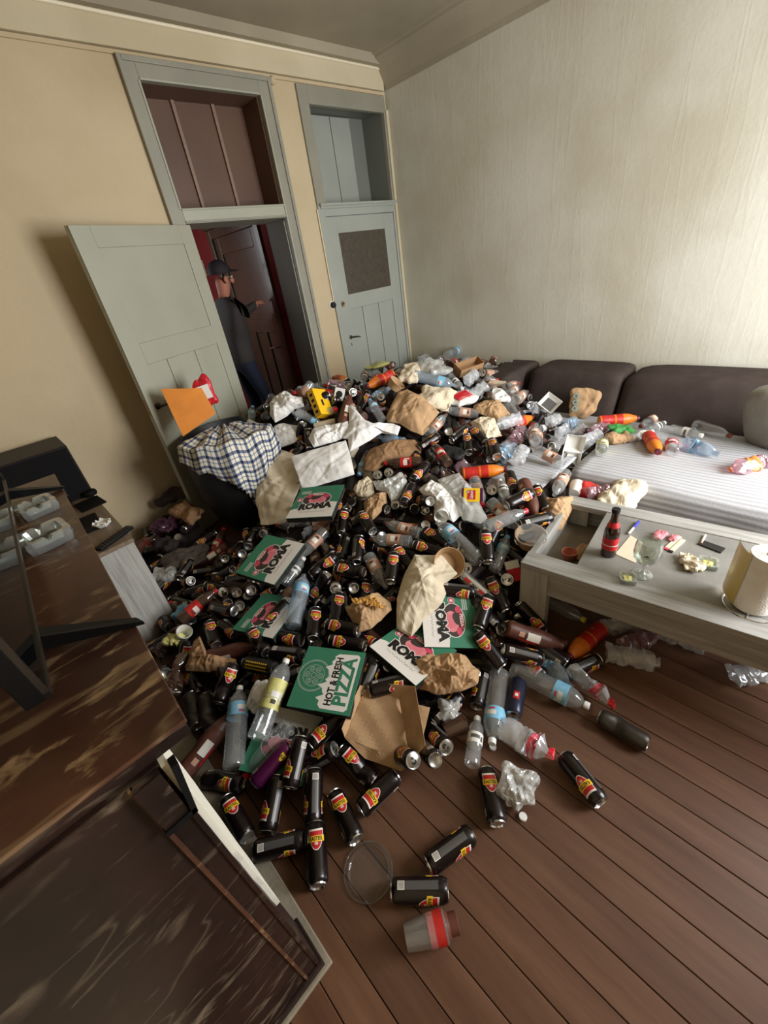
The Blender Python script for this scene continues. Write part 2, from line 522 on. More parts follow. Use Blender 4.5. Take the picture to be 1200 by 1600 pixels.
# ------------------------------------------------------------------ mesh helpers
class MB:
    """collects faces into one mesh"""

    def __init__(self):
        self.v, self.f, self.m, self.uv = [], [], [], None
        self.slots = []

    def slot(self, mat):
        if mat not in self.slots:
            self.slots.append(mat)
        return self.slots.index(mat)

    def add(self, verts, faces, mat, xf=None):
        k = len(self.v)
        if xf is not None:
            verts = [tuple(xf @ Vector(p)) for p in verts]
        self.v += [tuple(map(float, p)) for p in verts]
        s = self.slot(mat)
        for f in faces:
            self.f.append(tuple(i + k for i in f))
            self.m.append(s)
        return self

    def box(self, x0, x1, y0, y1, z0, z1, mat, xf=None):
        v = [(x, y, z) for z in (z0, z1) for y in (y0, y1) for x in (x0, x1)]
        f = [(0, 2, 3, 1), (4, 5, 7, 6), (0, 1, 5, 4), (2, 6, 7, 3), (0, 4, 6, 2), (1, 3, 7, 5)]
        return self.add(v, f, mat, xf)

    def lathe(self, prof, n, mat, xf=None, a0=0.0):
        """prof: list of (r, z[, mat])"""
        v, f, fm = [], [], []
        idx = []
        for p in prof:
            r, z = p[0], p[1]
            if r < 1e-6:
                idx.append([len(v)] * n)
                v.append((0, 0, z))
            else:
                idx.append(list(range(len(v), len(v) + n)))
                for k in range(n):
                    a = a0 + 2 * math.pi * k / n
                    v.append((r * math.cos(a), r * math.sin(a), z))
        k0 = len(self.v)
        if xf is not None:
            v = [tuple(xf @ Vector(p)) for p in v]
        self.v += v
        for i in range(len(prof) - 1):
            mt = prof[i][2] if len(prof[i]) > 2 else mat
            s = self.slot(mt)
            for k in range(n):
                q = [idx[i][k], idx[i][(k + 1) % n], idx[i + 1][(k + 1) % n], idx[i + 1][k]]
                q2 = []
                for j in q:
                    if j not in q2:
                        q2.append(j)
                if len(q2) > 2:
                    self.f.append(tuple(j + k0 for j in q2))
                    self.m.append(s)
        return self

    def tube(self, pts, r, n, mat):
        """a round bar along points"""
        pts = [Vector(p) for p in pts]
        rs = r if isinstance(r, (list, tuple)) else [r] * len(pts)
        v, f = [], []
        up = None
        for i, p in enumerate(pts):
            d = (pts[min(i + 1, len(pts) - 1)] - pts[max(i - 1, 0)]).normalized()
            if up is None:
                up = d.orthogonal().normalized()
            up = (up - d * up.dot(d)).normalized()
            s = d.cross(up)
            for k in range(n):
                a = 2 * math.pi * k / n
                v.append(p + (up * math.cos(a) + s * math.sin(a)) * rs[i])
        for i in range(len(pts) - 1):
            for k in range(n):
                f.append((i * n + k, i * n + (k + 1) % n, (i + 1) * n + (k + 1) % n, (i + 1) * n + k))
        f.append(tuple(range(n))[::-1])
        f.append(tuple((len(pts) - 1) * n + k for k in range(n)))
        return self.add(v, f, mat)

    def mesh(self, name, smooth=False, deform=None, uv=None):
        v = self.v
        if deform:
            v = [deform(Vector(p)) for p in v]
        me = bpy.data.meshes.new(name)
        me.from_pydata([tuple(p) for p in v], [], self.f)
        for s in self.slots:
            me.materials.append(MATS[s])
        me.polygons.foreach_set('material_index', self.m)
        if smooth:
            me.polygons.foreach_set('use_smooth', [True] * len(self.f))
        if uv:
            l = me.uv_layers.new(name='UVMap')
            for p in me.polygons:
                for li, vi in zip(p.loop_indices, p.vertices):
                    l.data[li].uv = uv(vi)
        me.update()
        if smooth:
            try:
                me.set_sharp_from_angle(angle=math.radians(38))
            except Exception:
                pass
        return me

    def build(self, name, parent=None, smooth=False, deform=None, xf=None, uv=None, bevel=0.0):
        o = bpy.data.objects.new(name, self.mesh(name, smooth, deform, uv))
        COL.objects.link(o)
        if parent is not None:
            o.parent = parent
        if xf is not None:
            o.matrix_local = xf
        if bevel:
            b = o.modifiers.new('edge', 'BEVEL')
            b.width = bevel
            b.segments = 2
            b.limit_method = 'ANGLE'
        return o


def tag(o, label, cat, group=None, kind=None):
    o['label'] = label
    o['category'] = cat
    if group:
        o['group'] = group
    if kind:
        o['kind'] = kind
    return o


def struct(o, label=None):
    o['kind'] = 'structure'
    if label:
        o['label'] = label
    return o


def empty(name, loc=(0, 0, 0), rz=0.0, xf=None):
    o = bpy.data.objects.new(name, None)
    COL.objects.link(o)
    o.empty_display_size = 0.1
    if xf is not None:
        o.matrix_world = xf
    else:
        o.matrix_world = Matrix.Translation(loc) @ Matrix.Rotation(rz, 4, 'Z')
    return o


def frame(c, x, y, z):
    m = Matrix.Identity(4)
    for i, a in enumerate((x, y, z)):
        for j in range(3):
            m[j][i] = a[j]
    for j in range(3):
        m[j][3] = c[j]
    return m


_text = {}


def text_mesh(s, size, weight=0.0):
    """flat lettering centred on the origin: (verts, faces)"""
    key = (s, size, weight)
    if key not in _text:
        cu = bpy.data.curves.new('lettering', 'FONT')
        cu.body = s
        cu.size = size
        cu.offset = weight
        cu.resolution_u = 2
        cu.align_x = 'CENTER'
        cu.align_y = 'CENTER'
        ob = bpy.data.objects.new('lettering', cu)
        COL.objects.link(ob)
        dg = bpy.context.evaluated_depsgraph_get()
        me = ob.evaluated_get(dg).to_mesh()
        _text[key] = ([tuple(v.co) for v in me.vertices], [tuple(p.vertices) for p in me.polygons])
        ob.evaluated_get(dg).to_mesh_clear()
        bpy.data.objects.remove(ob)
        bpy.data.curves.remove(cu)
    return _text[key]


def rsuper(p, e=4.0):
    s = (abs(p.x) ** e + abs(p.y) ** e + abs(p.z) ** e) ** (1.0 / e)
    return p / s


def pillow_grid(n):
    """cube-sphere grid: verts on the unit cube surface (x, y, z) and quads"""
    v, f, ids = [], [], {}

    def vid(p):
        k = tuple(round(c, 5) for c in p)
        if k not in ids:
            ids[k] = len(v)
            v.append(Vector(p))
        return ids[k]

    for ax in range(3):
        for sg in (-1, 1):
            for i in range(n):
                for j in range(n):
                    q = []
                    for a, b in ((i, j), (i + 1, j), (i + 1, j + 1), (i, j + 1)):
                        c = [0, 0, 0]
                        c[ax] = sg
                        c[(ax + 1) % 3] = -1 + 2 * a / n
                        c[(ax + 2) % 3] = -1 + 2 * b / n
                        q.append(vid(c))
                    f.append(tuple(q if sg > 0 else q[::-1]))
    return v, f


def soft_box(sx, sy, sz, n=8, e=6.0, puff=0.0):
    """rounded cushion-like block, half sizes sx sy sz, centred"""
    v, f = pillow_grid(n)
    out = []
    for p in v:
        q = rsuper(p, e)
        k = 1 + puff * (1 - q.x * q.x) * (1 - q.y * q.y)
        out.append((q.x * sx, q.y * sy, q.z * sz * k))
    return out, f


def tri(x):
    return abs((x % 2.0) - 1.0)


def crease(p, seed, k=3, freq=9.0):
    """piecewise flat paper creases"""
    r = random.Random(seed)
    h = 0.0
    for i in range(k):
        d = Vector((r.gauss(0, 1), r.gauss(0, 1), r.gauss(0, 1))).normalized()
        fq = freq * (0.6 + 0.9 * r.random())
        h += (tri(p.dot(d) * fq + r.random() * 2) - 0.5) / (i * 0.5 + 1)
    return h


def crumpled(sx, sy, sz, seed, amp=0.02, n=16, e=5.0, freq=26.0):
    """crumpled paper, half sizes, sitting centred: flat flanks meeting in sharp folds"""
    n = max(6, int(n * 2.0))
    v, f = pillow_grid(n)
    rs = np.random.RandomState(seed)
    Q = np.array([rsuper(p, e) for p in v])
    S = np.array([sx, sy, sz])
    ph = rs.uniform(0, 6.28, 4)
    an = np.arctan2(Q[:, 1], Q[:, 0])
    rim = 1 + .09 * np.sin(2 * an + ph[0]) + .07 * np.sin(3 * an + ph[1]) + .05 * np.sin(7 * an + ph[2])
    W_ = Q * S
    W_[:, 0] *= rim
    W_[:, 1] *= rim
    T = W_ / max(0.03, min(sx, sy))
    rad = np.clip(np.maximum(np.abs(Q[:, 0]), np.abs(Q[:, 1])), 0, 1)
    W_[:, 2] *= 1 - .45 * rad ** 3
    disp = np.zeros(len(T))
    ext = max(sx, sy) / max(0.03, min(sx, sy))
    for k, am, wl, wh in ((int(9 * ext), 1.0, .45, .9), (int(16 * ext), .6, .2, .45), (int(26 * ext), .3, .10, .2)):
        for _ in range(k):
            d = rs.normal(0, 1, 3)
            d[2] *= .35
            d /= np.linalg.norm(d)
            g = np.cross(d, (0, 0, 1))
            g /= np.linalg.norm(g) + 1e-9
            c0 = rs.uniform(-1, 1) * ext * .9
            m0 = rs.uniform(-1, 1) * ext * .9
            wd = rs.uniform(wl, wh)
            ln = rs.uniform(.5, 1.5)
            t = np.maximum(0, 1 - np.abs(T @ d - c0) / wd)
            mk = np.clip(1.6 - np.abs(T @ g - m0) / ln * 1.6, 0, 1)
            disp += am * rs.choice([-1, 1]) * t * mk
    disp = (disp - disp.mean()) / (disp.std() + 1e-9)
    N_ = Q / S
    N_ /= np.linalg.norm(N_, axis=1, keepdims=True)
    O = W_ + N_ * (np.clip(disp, -2.6, 2.6) * amp * .5)[:, None]
    return [tuple(p) for p in O], f

# ================================================================== THE ROOM
XL, XR, YB, YF, ZC = -0.38, 3.65, 3.40, -1.5, 3.06


def atY(px, py, Y):
    d = ray(px, py)
    return CAM + d * (Y / d[1])


# floor: dark sub-floor and one object for each board
floor = struct(MB().box(XL - 0.1, XR + 0.1, YF - 0.2, YB + 0.32, -0.06, -0.022, 'black_matte').build('floor'), 'dark reddish brown wooden floorboards, worn and scuffed')
W = 0.0965
x = 0.199 - W * 6
pm = {}
k = 0
while x < XR:
    x1 = min(x + W, XR)
    x0 = max(x, XL)
    w = x1 - x0
    if w > 0.02:
        key = round(w, 4)
        if key not in pm:
            pm[key] = MB().box(-w / 2 + 0.0012, w / 2 - 0.0012, YF, YB, -0.022, 0, 'floor_wood').mesh('plank')
        o = bpy.data.objects.new('plank', pm[key])
        COL.objects.link(o)
        o.parent = floor
        o.location = ((x0 + x1) / 2, 0, rnd.uniform(-0.0012, 0))
        bv = o.modifiers.new('edge', 'BEVEL')
        bv.width = 0.0015
        bv.segments = 1
    x += W
    k += 1

# back wall around the doorway and the wall cupboard
DX0, DX1, CX0, CX1, FT = 1.42, 2.432, 2.692, 3.64, 2.83
wb = MB()
wb.box(XL, DX0, YB, YB + 0.30, 0, ZC, 'wall_cream')
wb.box(DX1, CX0, YB, YB + 0.30, 0, FT, 'wall_cream')
wb.box(DX0, XR + 0.1, YB, YB + 0.30, FT, ZC, 'wall_cream')
wb.box(CX1, XR + 0.1, YB, YB + 0.30, 0, FT, 'wall_cream')
struct(wb.build('wall_back'), 'cream painted wall with a doorway and a built-in cupboard')
struct(MB().box(XR, XR + 0.1, YF, YB, 0, ZC, 'wall_paper').build('wall_right'), 'long wall with pale wrinkled painted paper behind the sofa')
struct(MB().box(XL - 0.1, XL, YF, YB + 0.3, 0, ZC, 'wall_cream').build('wall_left'), 'cream chimney wall behind the fireplace')
struct(MB().box(XL - 0.1, XR + 0.1, YF - 0.1, YB + 0.3, ZC, ZC + 0.1, 'ceiling_paint').build('ceiling'), 'dull beige painted ceiling')
wf = MB()
WX0, WX1, WZ0, WZ1 = 1.65, 3.25, 0.55, 2.4
wf.box(XL - 0.1, WX0, YF - 0.2, YF, 0, ZC, 'wall_cream')
wf.box(WX1, XR + 0.1, YF - 0.2, YF, 0, ZC, 'wall_cream')
wf.box(WX0, WX1, YF - 0.2, YF, 0, WZ0, 'wall_cream')
wf.box(WX0, WX1, YF - 0.2, YF, WZ1, ZC, 'wall_cream')
struct(wf.build('wall_front'), 'cream wall with the tall window')
wn = MB()
for a, b in ((WX0, WX0 + .07), (2.415, 2.485), (WX1 - .07, WX1)):
    wn.box(a, b, YF - 0.15, YF - 0.09, WZ0, WZ1, 'white_board')
for a, b in ((WZ0, WZ0 + .07), (1.8, 1.86), (WZ1 - .07, WZ1)):
    wn.box(WX0, WX1, YF - 0.15, YF - 0.09, a, b, 'white_board')
win = struct(wn.build('window_1'), 'tall white framed window')
for a, b in ((WX0 + .07, 2.415), (2.485, WX1 - .07)):
    for c, d in ((WZ0 + .07, 1.8), (1.86, WZ1 - .07)):
        MB().box(a, b, YF - 0.125, YF - 0.12, c, d, 'glass').build('pane', win)

# plaster frieze with three beads under the ceiling, and the cove over the long wall
fr = MB()
fr.box(XL, XR - 0.03, YB - 0.03, YB, 2.862, 3.0, 'cornice_paint')
fr.box(XL, XR - 0.02, YB - 0.012, YB, 2.838, 2.858, 'wall_cream')
fz = struct(fr.build('trim_1'), 'cream plaster frieze above the doorway')
for z, y in ((2.992, 0.038), (3.014, 0.056), (3.037, 0.075)):
    b = MB()
    b.tube([(XL, YB - y, z), (XR - 0.035, YB - y, z)], 0.009, 8, 'bead_paint')
    b.build('bead', fz, smooth=True)
b = MB().box(XL, XR - 0.035, YB - 0.085, YB, 3.0, ZC, 'ceiling_paint')
b.build('backing', fz)
cv = MB()
pr = [(XR, 2.868), (XR - 0.012, 2.868), (XR - 0.02, 2.90), (XR - 0.075, 2.985), (XR - 0.16, 3.03), (XR - 0.165, 3.045), (XR - 0.19, 3.05), (XR - 0.195, ZC), (XR, ZC)]
vv = [(x, y, z) for y in (YF, YB) for x, z in pr]
n = len(pr)
ff = [(i, (i + 1) % n, n + (i + 1) % n, n + i) for i in range(n)]
cv.add(vv, ff, 'ceiling_paint')
struct(cv.build('trim_2'), 'dull plaster cove along the long wall')

# architrave of the doorway with the boarded niche above it
ar = MB()
for x0, x1, z0, z1 in ((1.406, 1.504, 0, 2.838), (2.338, 2.446, 0, 2.838), (1.504, 2.338, 2.736, 2.838)):
    ar.box(x0, x1, YB - 0.022, YB + 0.02, z0, z1, 'paint_grey')
for x0, x1, z0, z1 in ((1.406, 1.432, 0, 2.838), (2.42, 2.446, 0, 2.838), (1.432, 2.42, 2.812, 2.838)):
    ar.box(x0, x1, YB - 0.034, YB - 0.02, z0, z1, 'paint_grey')
for x0, x1, z0, z1 in ((1.490, 1.504, 2.1, 2.736), (2.338, 2.350, 0, 2.736), (1.504, 2.338, 2.736, 2.748)):
    ar.box(x0, x1, YB - 0.028, YB - 0.02, z0, z1, 'paint_door')
ar.box(1.504, 2.338, YB - 0.022, YB + 0.3, 2.02, 2.103, 'paint_door')
ar.box(1.504, 2.338, YB - 0.03, YB, 2.024, 2.036, 'paint_grey')
ar.box(1.504, 2.338, YB - 0.03, YB, 2.094, 2.106, 'paint_door')
arch = struct(ar.build('trim_3', bevel=0.003), 'grey painted door surround with moulded edges')
b = MB()
b.box(1.42, 1.504, YB + 0.02, YB + 0.3, 0, 2.83, 'hall_grey')
b.box(2.338, 2.432, YB + 0.02, YB + 0.3, 0, 2.83, 'hall_grey')
b.build('jamb_lining', arch)
b = MB()
b.box(1.504, 2.338, YB + 0.24, YB + 0.3, 2.103, 2.83, 'brown_board')
b.box(1.504, 2.338, YB + 0.02, YB + 0.3, 2.736, 2.83, 'brown_board')
b.box(1.504, 1.512, YB + 0.02, YB + 0.24, 2.103, 2.74, 'brown_board')
b.box(2.33, 2.338, YB + 0.02, YB + 0.24, 2.103, 2.74, 'brown_board')
b.build('niche_lining', arch)
for px, py in ((316, 322), (371, 320)):
    p = atY(px, py, YB + 0.24)
    MB().box(p[0] - 0.011, p[0] + 0.011, YB + 0.222, YB + 0.24, 2.103, 2.736, 'brown_batten').build('batten', arch)
# thin latch rod on the lining
b = MB()
b.tube([(2.334, YB + 0.02, 0.2), (2.334, YB + 0.02, 2.0)], 0.004, 6, 'paint_door')
b.build('latch_rod', arch)

# ---- the open door, hinged at the far end of the doorway
HG = np.array([1.522, 3.362])
U = unit(np.array([-0.9346, -0.3558, 0]))
NRM = np.array([-U[1], U[0], 0])
leaf_xf = frame((HG[0], HG[1], 0), U, NRM, (0, 0, 1))
leaf = struct(MB().box(0, 0.862, -0.036, -0.009, 0.012, 2.012, 'paint_door').build('door_1', xf=leaf_xf), 'open grey painted panel door')


def rails(parent, rects, y0, y1, mat, prefix):
    for nm, a, b_, c, d in rects:
        MB().box(a, b_, y0, y1, c, d, mat).build(nm, parent, bevel=0.004)


rails(leaf, [('stile', 0, 0.105, 0.012, 2.012), ('stile', 0.742, 0.862, 0.012, 2.012), ('rail', 0.105, 0.742, 1.903, 2.012), ('rail', 0.105, 0.742, 1.256, 1.387), ('rail', 0.105, 0.742, 0.012, 0.25), ('mullion', 0.27, 0.335, 0.25, 1.256), ('mullion', 0.50, 0.587, 0.25, 1.256)], -0.009, 0.0, 'paint_door', '')
h = MB()
h.lathe([(0, 0), (0.022, 0), (0.022, 0.006), (0.009, 0.01), (0.009, 0.045), (0, 0.046)], 12, 'iron', Matrix.Translation((0.80, 0, 1.0)) @ Matrix.Rotation(-math.pi / 2, 4, 'X'))
h.tube([(0.80, 0.04, 1.0), (0.75, 0.044, 1.0), (0.69, 0.042, 0.996)], [0.009, 0.008, 0.006], 8, 'iron')
h.build('door_handle', leaf, smooth=True)
MB().box(0.858, 0.865, -0.028, -0.016, 0.95, 1.06, 'brass').build('lock_plate', leaf)
for z in (0.4, 1.75):
    b = MB()
    b.tube([(-0.004, -0.004, z - .05), (-0.004, -0.004, z + .05)], 0.008, 8, 'iron')
    b.build('hinge', leaf)

# ---- wall cupboard with its upper niche
cu = MB()
cu.box(2.677, 2.772, YB - 0.02, YB + 0.02, 2.085, 2.83, 'paint_grey')
cu.box(2.772, 3.60, YB - 0.02, YB + 0.02, 2.722, 2.83, 'paint_grey')
cu.box(3.597, 3.618, YB - 0.02, YB + 0.02, 2.085, 2.83, 'paint_grey')
cu.box(2.677, 2.744, YB - 0.02, YB + 0.02, 0, 2.085, 'paint_cupboard')
cu.box(3.592, 3.618, YB - 0.02, YB + 0.02, 0, 2.085, 'paint_cupboard')
cu.box(2.744, 3.592, YB - 0.02, YB + 0.02, 2.006, 2.085, 'paint_cupboard')
cu.box(2.69, 3.63, YB - 0.05, YB + 0.3, 2.078, 2.096, 'paint_cupboard')
cu.box(2.70, 3.625, YB - 0.034, YB, 2.06, 2.08, 'paint_cupboard')
cupf = struct(cu.build('trim_4', bevel=0.003), 'grey painted surround of the wall cupboard')
b = MB()
b.box(3.618, 3.648, YB - 0.03, YB, 0, 2.74, 'cornice_paint')
b.build('edge_strip', cupf)
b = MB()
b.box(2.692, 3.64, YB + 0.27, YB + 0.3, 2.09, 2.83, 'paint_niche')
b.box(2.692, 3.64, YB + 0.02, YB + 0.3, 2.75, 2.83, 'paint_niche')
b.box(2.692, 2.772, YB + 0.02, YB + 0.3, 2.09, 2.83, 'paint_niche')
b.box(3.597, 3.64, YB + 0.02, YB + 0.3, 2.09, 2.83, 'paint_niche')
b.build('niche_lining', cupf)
xs = [2.775, 2.93, 3.19, 3.42]
for a, c in zip(xs[:-1], xs[1:]):
    MB().box(a + 0.004, c - 0.004, YB + 0.25, YB + 0.27, 2.096, 2.74, 'paint_cupboard').build('niche_board', cupf)
d2 = struct(MB().box(2.746, 3.59, YB + 0.0, YB + 0.022, 0.012, 2.003, 'paint_cupboard').build('door_2'), 'grey cupboard door with a dark obscured pane')
pxs = [(547, 486), (567, 481), (574, 478), (592, 475), (599, 473), (616, 469.5)]
ex = [atY(a, c, YB - 0.012)[0] for a, c in pxs]
wx0, wx1, wz0, wz1 = 2.862, 3.455, 1.39, 1.88
rails(d2, [('stile', 2.746, wx0, 0.012, 2.003), ('stile', wx1, 3.59, 0.012, 2.003), ('rail', wx0, wx1, wz1, 2.003), ('rail', wx0, wx1, 1.262, wz0), ('rail', wx0, wx1, 0.012, 0.2)], YB - 0.012, YB, 'paint_cupboard', '')
for a, c in ((ex[1], ex[2] + 0.01), (ex[3], ex[4] + 0.01)):
    MB().box(a, c, YB - 0.012, YB, 0.2, 1.262, 'paint_cupboard').build('mullion', d2, bevel=0.004)
MB().box(wx0, wx1, YB - 0.006, YB - 0.001, wz0, wz1, 'obscure_glass').build('pane', d2)
h = MB()
h.lathe([(0, 0), (0.018, 0), (0.018, 0.005), (0.008, 0.008), (0.008, 0.035), (0, 0.036)], 10, 'iron', Matrix.Translation((2.80, YB - 0.012, 1.02)) @ Matrix.Rotation(math.pi / 2, 4, 'X'))
h.tube([(2.80, YB - 0.045, 1.02), (2.86, YB - 0.048, 1.015), (2.90, YB - 0.045, 1.005)], [0.008, 0.007, 0.005], 8, 'iron')
h.build('door_handle', d2, smooth=True)
MB().box(2.796, 2.804, YB - 0.0135, YB - 0.012, 0.94, 0.965, 'hole_dark').build('keyhole', d2)
h = MB()
h.box(2.755, 2.785, YB - 0.022, YB - 0.012, 1.30, 1.345, 'kraft_dark')
h.tube([(2.76, YB - 0.024, 1.32), (2.78, YB - 0.03, 1.33)], 0.006, 6, 'iron')
h.build('latch', d2)

# pipe-fed round switch on the pier, and the old bell button above
b = MB()
b.tube([(2.672, YB - 0.01, 2.06), (2.672, YB - 0.01, 1.36)], 0.007, 8, 'pipe_cream')
sw = b.build('light_switch', smooth=True)
b = MB()
b.lathe([(0, 0.0), (0.036, 0.0), (0.036, 0.008), (0.028, 0.012), (0, 0.012)], 20, 'white_board', Matrix.Translation((2.648, YB, 1.332)) @ Matrix.Rotation(math.pi / 2, 4, 'X'))
b.build('switch_base', sw, smooth=True)
b = MB()
b.lathe([(0.027, 0.01), (0.027, 0.03), (0.022, 0.04), (0, 0.042)], 20, 'black_knob', Matrix.Translation((2.648, YB, 1.332)) @ Matrix.Rotation(math.pi / 2, 4, 'X'))
b.build('switch_knob', sw, smooth=True)
tag(sw, 'round black light switch with a thin cream cable on the pier between the doors', 'light switch')
b = MB()
b.lathe([(0, 0), (0.024, 0.0), (0.026, 0.014), (0.018, 0.026), (0, 0.03)], 14, 'wall_cream', Matrix.Translation((2.475, YB - 0.005, 2.825)) @ Matrix.Rotation(math.pi / 2, 4, 'X'))
tag(b.build('wall_boss', smooth=True), 'small cream plaster boss above the pier between the two door surrounds', 'wall boss')

# ---- the hall behind the doorway
HX, HY = 2.40, 5.7
struct(MB().box(0.5, HX + 0.1, YB, HY + .1, -0.02, 0, 'hall_floor').build('floor_hall'), 'dark floor of the hall')
hr = MB()
hr.box(HX, HX + 0.1, YB + 0.3, 3.93, 0, 2.9, 'hall_red')
hr.box(HX, HX + 0.1, 4.95, HY, 0, 2.9, 'hall_red')
hr.box(HX, HX + 0.1, 3.93, 4.95, 2.12, 2.9, 'hall_red')
struct(hr.build('wall_hall_right'), 'dark red hall wall')
struct(MB().box(0.5, 0.6, YB + 0.3, HY, 0, 2.9, 'hall_red').build('wall_hall_left'), 'dark red hall wall opposite')
struct(MB().box(0.5, HX + 0.1, HY, HY + 0.1, 0, 2.9, 'hall_pink').build('wall_hall_end'), 'pink end wall of the hall')
struct(MB().box(0.5, HX + 0.1, YB + 0.3, HY + 0.1, 2.9, 3.0, 'hall_grey').build('ceiling_hall'), 'dim hall ceiling')
hd = MB().box(HX + 0.02, HX + 0.06, 4.0, 4.88, 0.01, 2.05, 'hall_door_dark')
d3 = struct(hd.build('door_3'), 'dark glossy panelled door in the hall')
rails_y = [('stile', 4.0, 4.1, 0.01, 2.05), ('stile', 4.78, 4.88, 0.01, 2.05), ('rail', 4.1, 4.78, 1.90, 2.05), ('rail', 4.1, 4.78, 1.14, 1.27), ('rail', 4.1, 4.78, 0.01, 0.2), ('mullion', 4.29, 4.36, 0.2, 1.14), ('mullion', 4.53, 4.60, 0.2, 1.14)]
for nm, a, c, z0, z1 in rails_y:
    MB().box(HX + 0.005, HX + 0.02, a, c, z0, z1, 'hall_door_dark').build(nm, d3, bevel=0.004)
b = MB()
b.box(HX - 0.02, HX + 0.02, 3.92, 4.0, 0, 2.13, 'hall_door_dark')
b.box(HX - 0.02, HX + 0.02, 4.88, 4.96, 0, 2.13, 'hall_door_dark')
b.box(HX - 0.02, HX + 0.02, 4.0, 4.88, 2.05, 2.13, 'hall_door_dark')
b.box(HX - 0.05, HX + 0.0, 3.9, 4.98, 2.13, 2.17, 'hall_door_dark')
b.build('door_frame', d3, bevel=0.006)
b = MB()
b.tube([(HX - 0.0, 4.08, 1.0), (HX - 0.05, 4.08, 1.0), (HX - 0.055, 4.14, 1.0), (HX - 0.05, 4.2, 0.995)], 0.008, 8, 'chrome')
b.build('door_handle', d3, smooth=True)

# ================================================================== FIREPLACE, TV AND CABINET
ML = [(-0.011, 0.500), (0.045, 1.963), (XL + .003, 1.963), (XL + .003, 0.500)]


def prism(mb, poly, z0, z1, mat):
    n = len(poly)
    v = [(x, y, z0) for x, y in poly] + [(x, y, z1) for x, y in poly]
    f = [tuple(range(n))[::-1], tuple(range(n, 2 * n))] + [(i, (i + 1) % n, n + (i + 1) % n, n + i) for i in range(n)]
    return mb.add(v, f, mat)


fp = empty('fireplace', (-0.2, 1.2, 0))
tag(fp, 'dark red brown marble fireplace with chipped edges under the television', 'fireplace')
I4 = fp.matrix_world.inverted()
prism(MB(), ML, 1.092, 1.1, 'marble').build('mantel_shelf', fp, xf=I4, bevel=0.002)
prism(MB(), [(x - .004 if x > -.3 else x, y + (.004 if y < 1 else -.004)) for x, y in ML], 1.066, 1.092, 'marble_front').build('shelf_moulding', fp, xf=I4)  # lower part of the shelf edge, its shade put into the colour
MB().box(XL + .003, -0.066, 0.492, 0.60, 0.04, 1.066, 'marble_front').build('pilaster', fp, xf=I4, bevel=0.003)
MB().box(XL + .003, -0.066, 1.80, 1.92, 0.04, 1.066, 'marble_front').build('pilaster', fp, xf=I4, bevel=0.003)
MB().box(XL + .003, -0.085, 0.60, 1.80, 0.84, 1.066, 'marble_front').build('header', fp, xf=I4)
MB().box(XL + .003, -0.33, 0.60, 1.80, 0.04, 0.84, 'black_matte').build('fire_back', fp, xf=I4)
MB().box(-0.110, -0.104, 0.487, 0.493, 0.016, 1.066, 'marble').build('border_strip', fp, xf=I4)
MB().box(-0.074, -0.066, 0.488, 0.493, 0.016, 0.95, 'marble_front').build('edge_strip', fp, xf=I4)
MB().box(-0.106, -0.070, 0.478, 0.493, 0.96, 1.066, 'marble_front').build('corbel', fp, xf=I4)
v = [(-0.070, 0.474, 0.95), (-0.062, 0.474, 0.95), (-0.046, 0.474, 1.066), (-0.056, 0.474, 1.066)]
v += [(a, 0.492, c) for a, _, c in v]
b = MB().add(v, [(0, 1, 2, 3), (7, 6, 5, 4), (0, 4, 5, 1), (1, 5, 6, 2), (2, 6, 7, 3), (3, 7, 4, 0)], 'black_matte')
b.build('corbel_band', fp, xf=I4)  # shade on the corbel's side, made as a black strip
MB().box(-0.108, -0.062, 0.474, 0.493, 0.949, 0.961, 'black_matte').build('corbel_foot', fp, xf=I4)  # shade under the corbel, also made as a black strip
# white painted board on the room side, its edge eaten away
pl = [(0.488, 1.064), (0.605, 1.064), (0.605, 0.84), (0.592, 0.80), (0.585, 0.72), (0.565, 0.66), (0.56, 0.56), (0.54, 0.50), (0.525, 0.40), (0.515, 0.46), (0.512, 0.55), (0.498, 0.62), (0.502, 0.70), (0.490, 0.76), (0.494, 0.86)]
n = len(pl)
v = [(-0.066, y, z) for y, z in pl] + [(-0.057, y, z) for y, z in pl]
b = MB().add(v, [tuple(range(n)), tuple(range(n, 2 * n))[::-1]] + [(i, (i + 1) % n, n + (i + 1) % n, n + i) for i in range(n)], 'white_board')
b.build('white_panel', fp, xf=I4)
MB().box(XL + .003, -0.042, 0.475, 1.95, 0, 0.016, 'hearth_stone').build('hearth_slab', fp, xf=I4, bevel=0.003)
for y0, y1 in ((0.484, 0.612), (1.79, 1.93)):
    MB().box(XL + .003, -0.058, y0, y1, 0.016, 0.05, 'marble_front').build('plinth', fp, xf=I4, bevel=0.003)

# television seen along its screen
tvd = unit(np.array([0.0345, 1.0, 0]))
tvn = np.array([tvd[1], -tvd[0], 0])
tv_xf = frame((-0.133, 0.642, 1.155), tvd, -tvn, (0, 0, 1))     # x along the screen, -y towards the room
tv = tag(empty('television', xf=tv_xf), 'flat black television standing on the marble mantel', 'television')
MB().box(0, 1.23, 0.003, 0.03, 0.0, 0.72, 'black_plastic').build('casing', tv, bevel=0.002)
MB().box(0.05, 1.18, 0.03, 0.065, 0.03, 0.45, 'black_plastic').build('back_housing', tv, bevel=0.01)
MB().box(0.006, 1.224, 0.0, 0.004, 0.012, 0.714, 'tv_screen').build('screen', tv)
b = MB()
b.box(0, 1.23, -0.003, 0.004, 0.0, 0.012, 'tv_bezel')
b.box(0, 0.006, -0.003, 0.004, 0.0, 0.72, 'tv_bezel')
b.box(1.224, 1.23, -0.003, 0.004, 0.0, 0.72, 'tv_bezel')
b.build('bezel', tv)
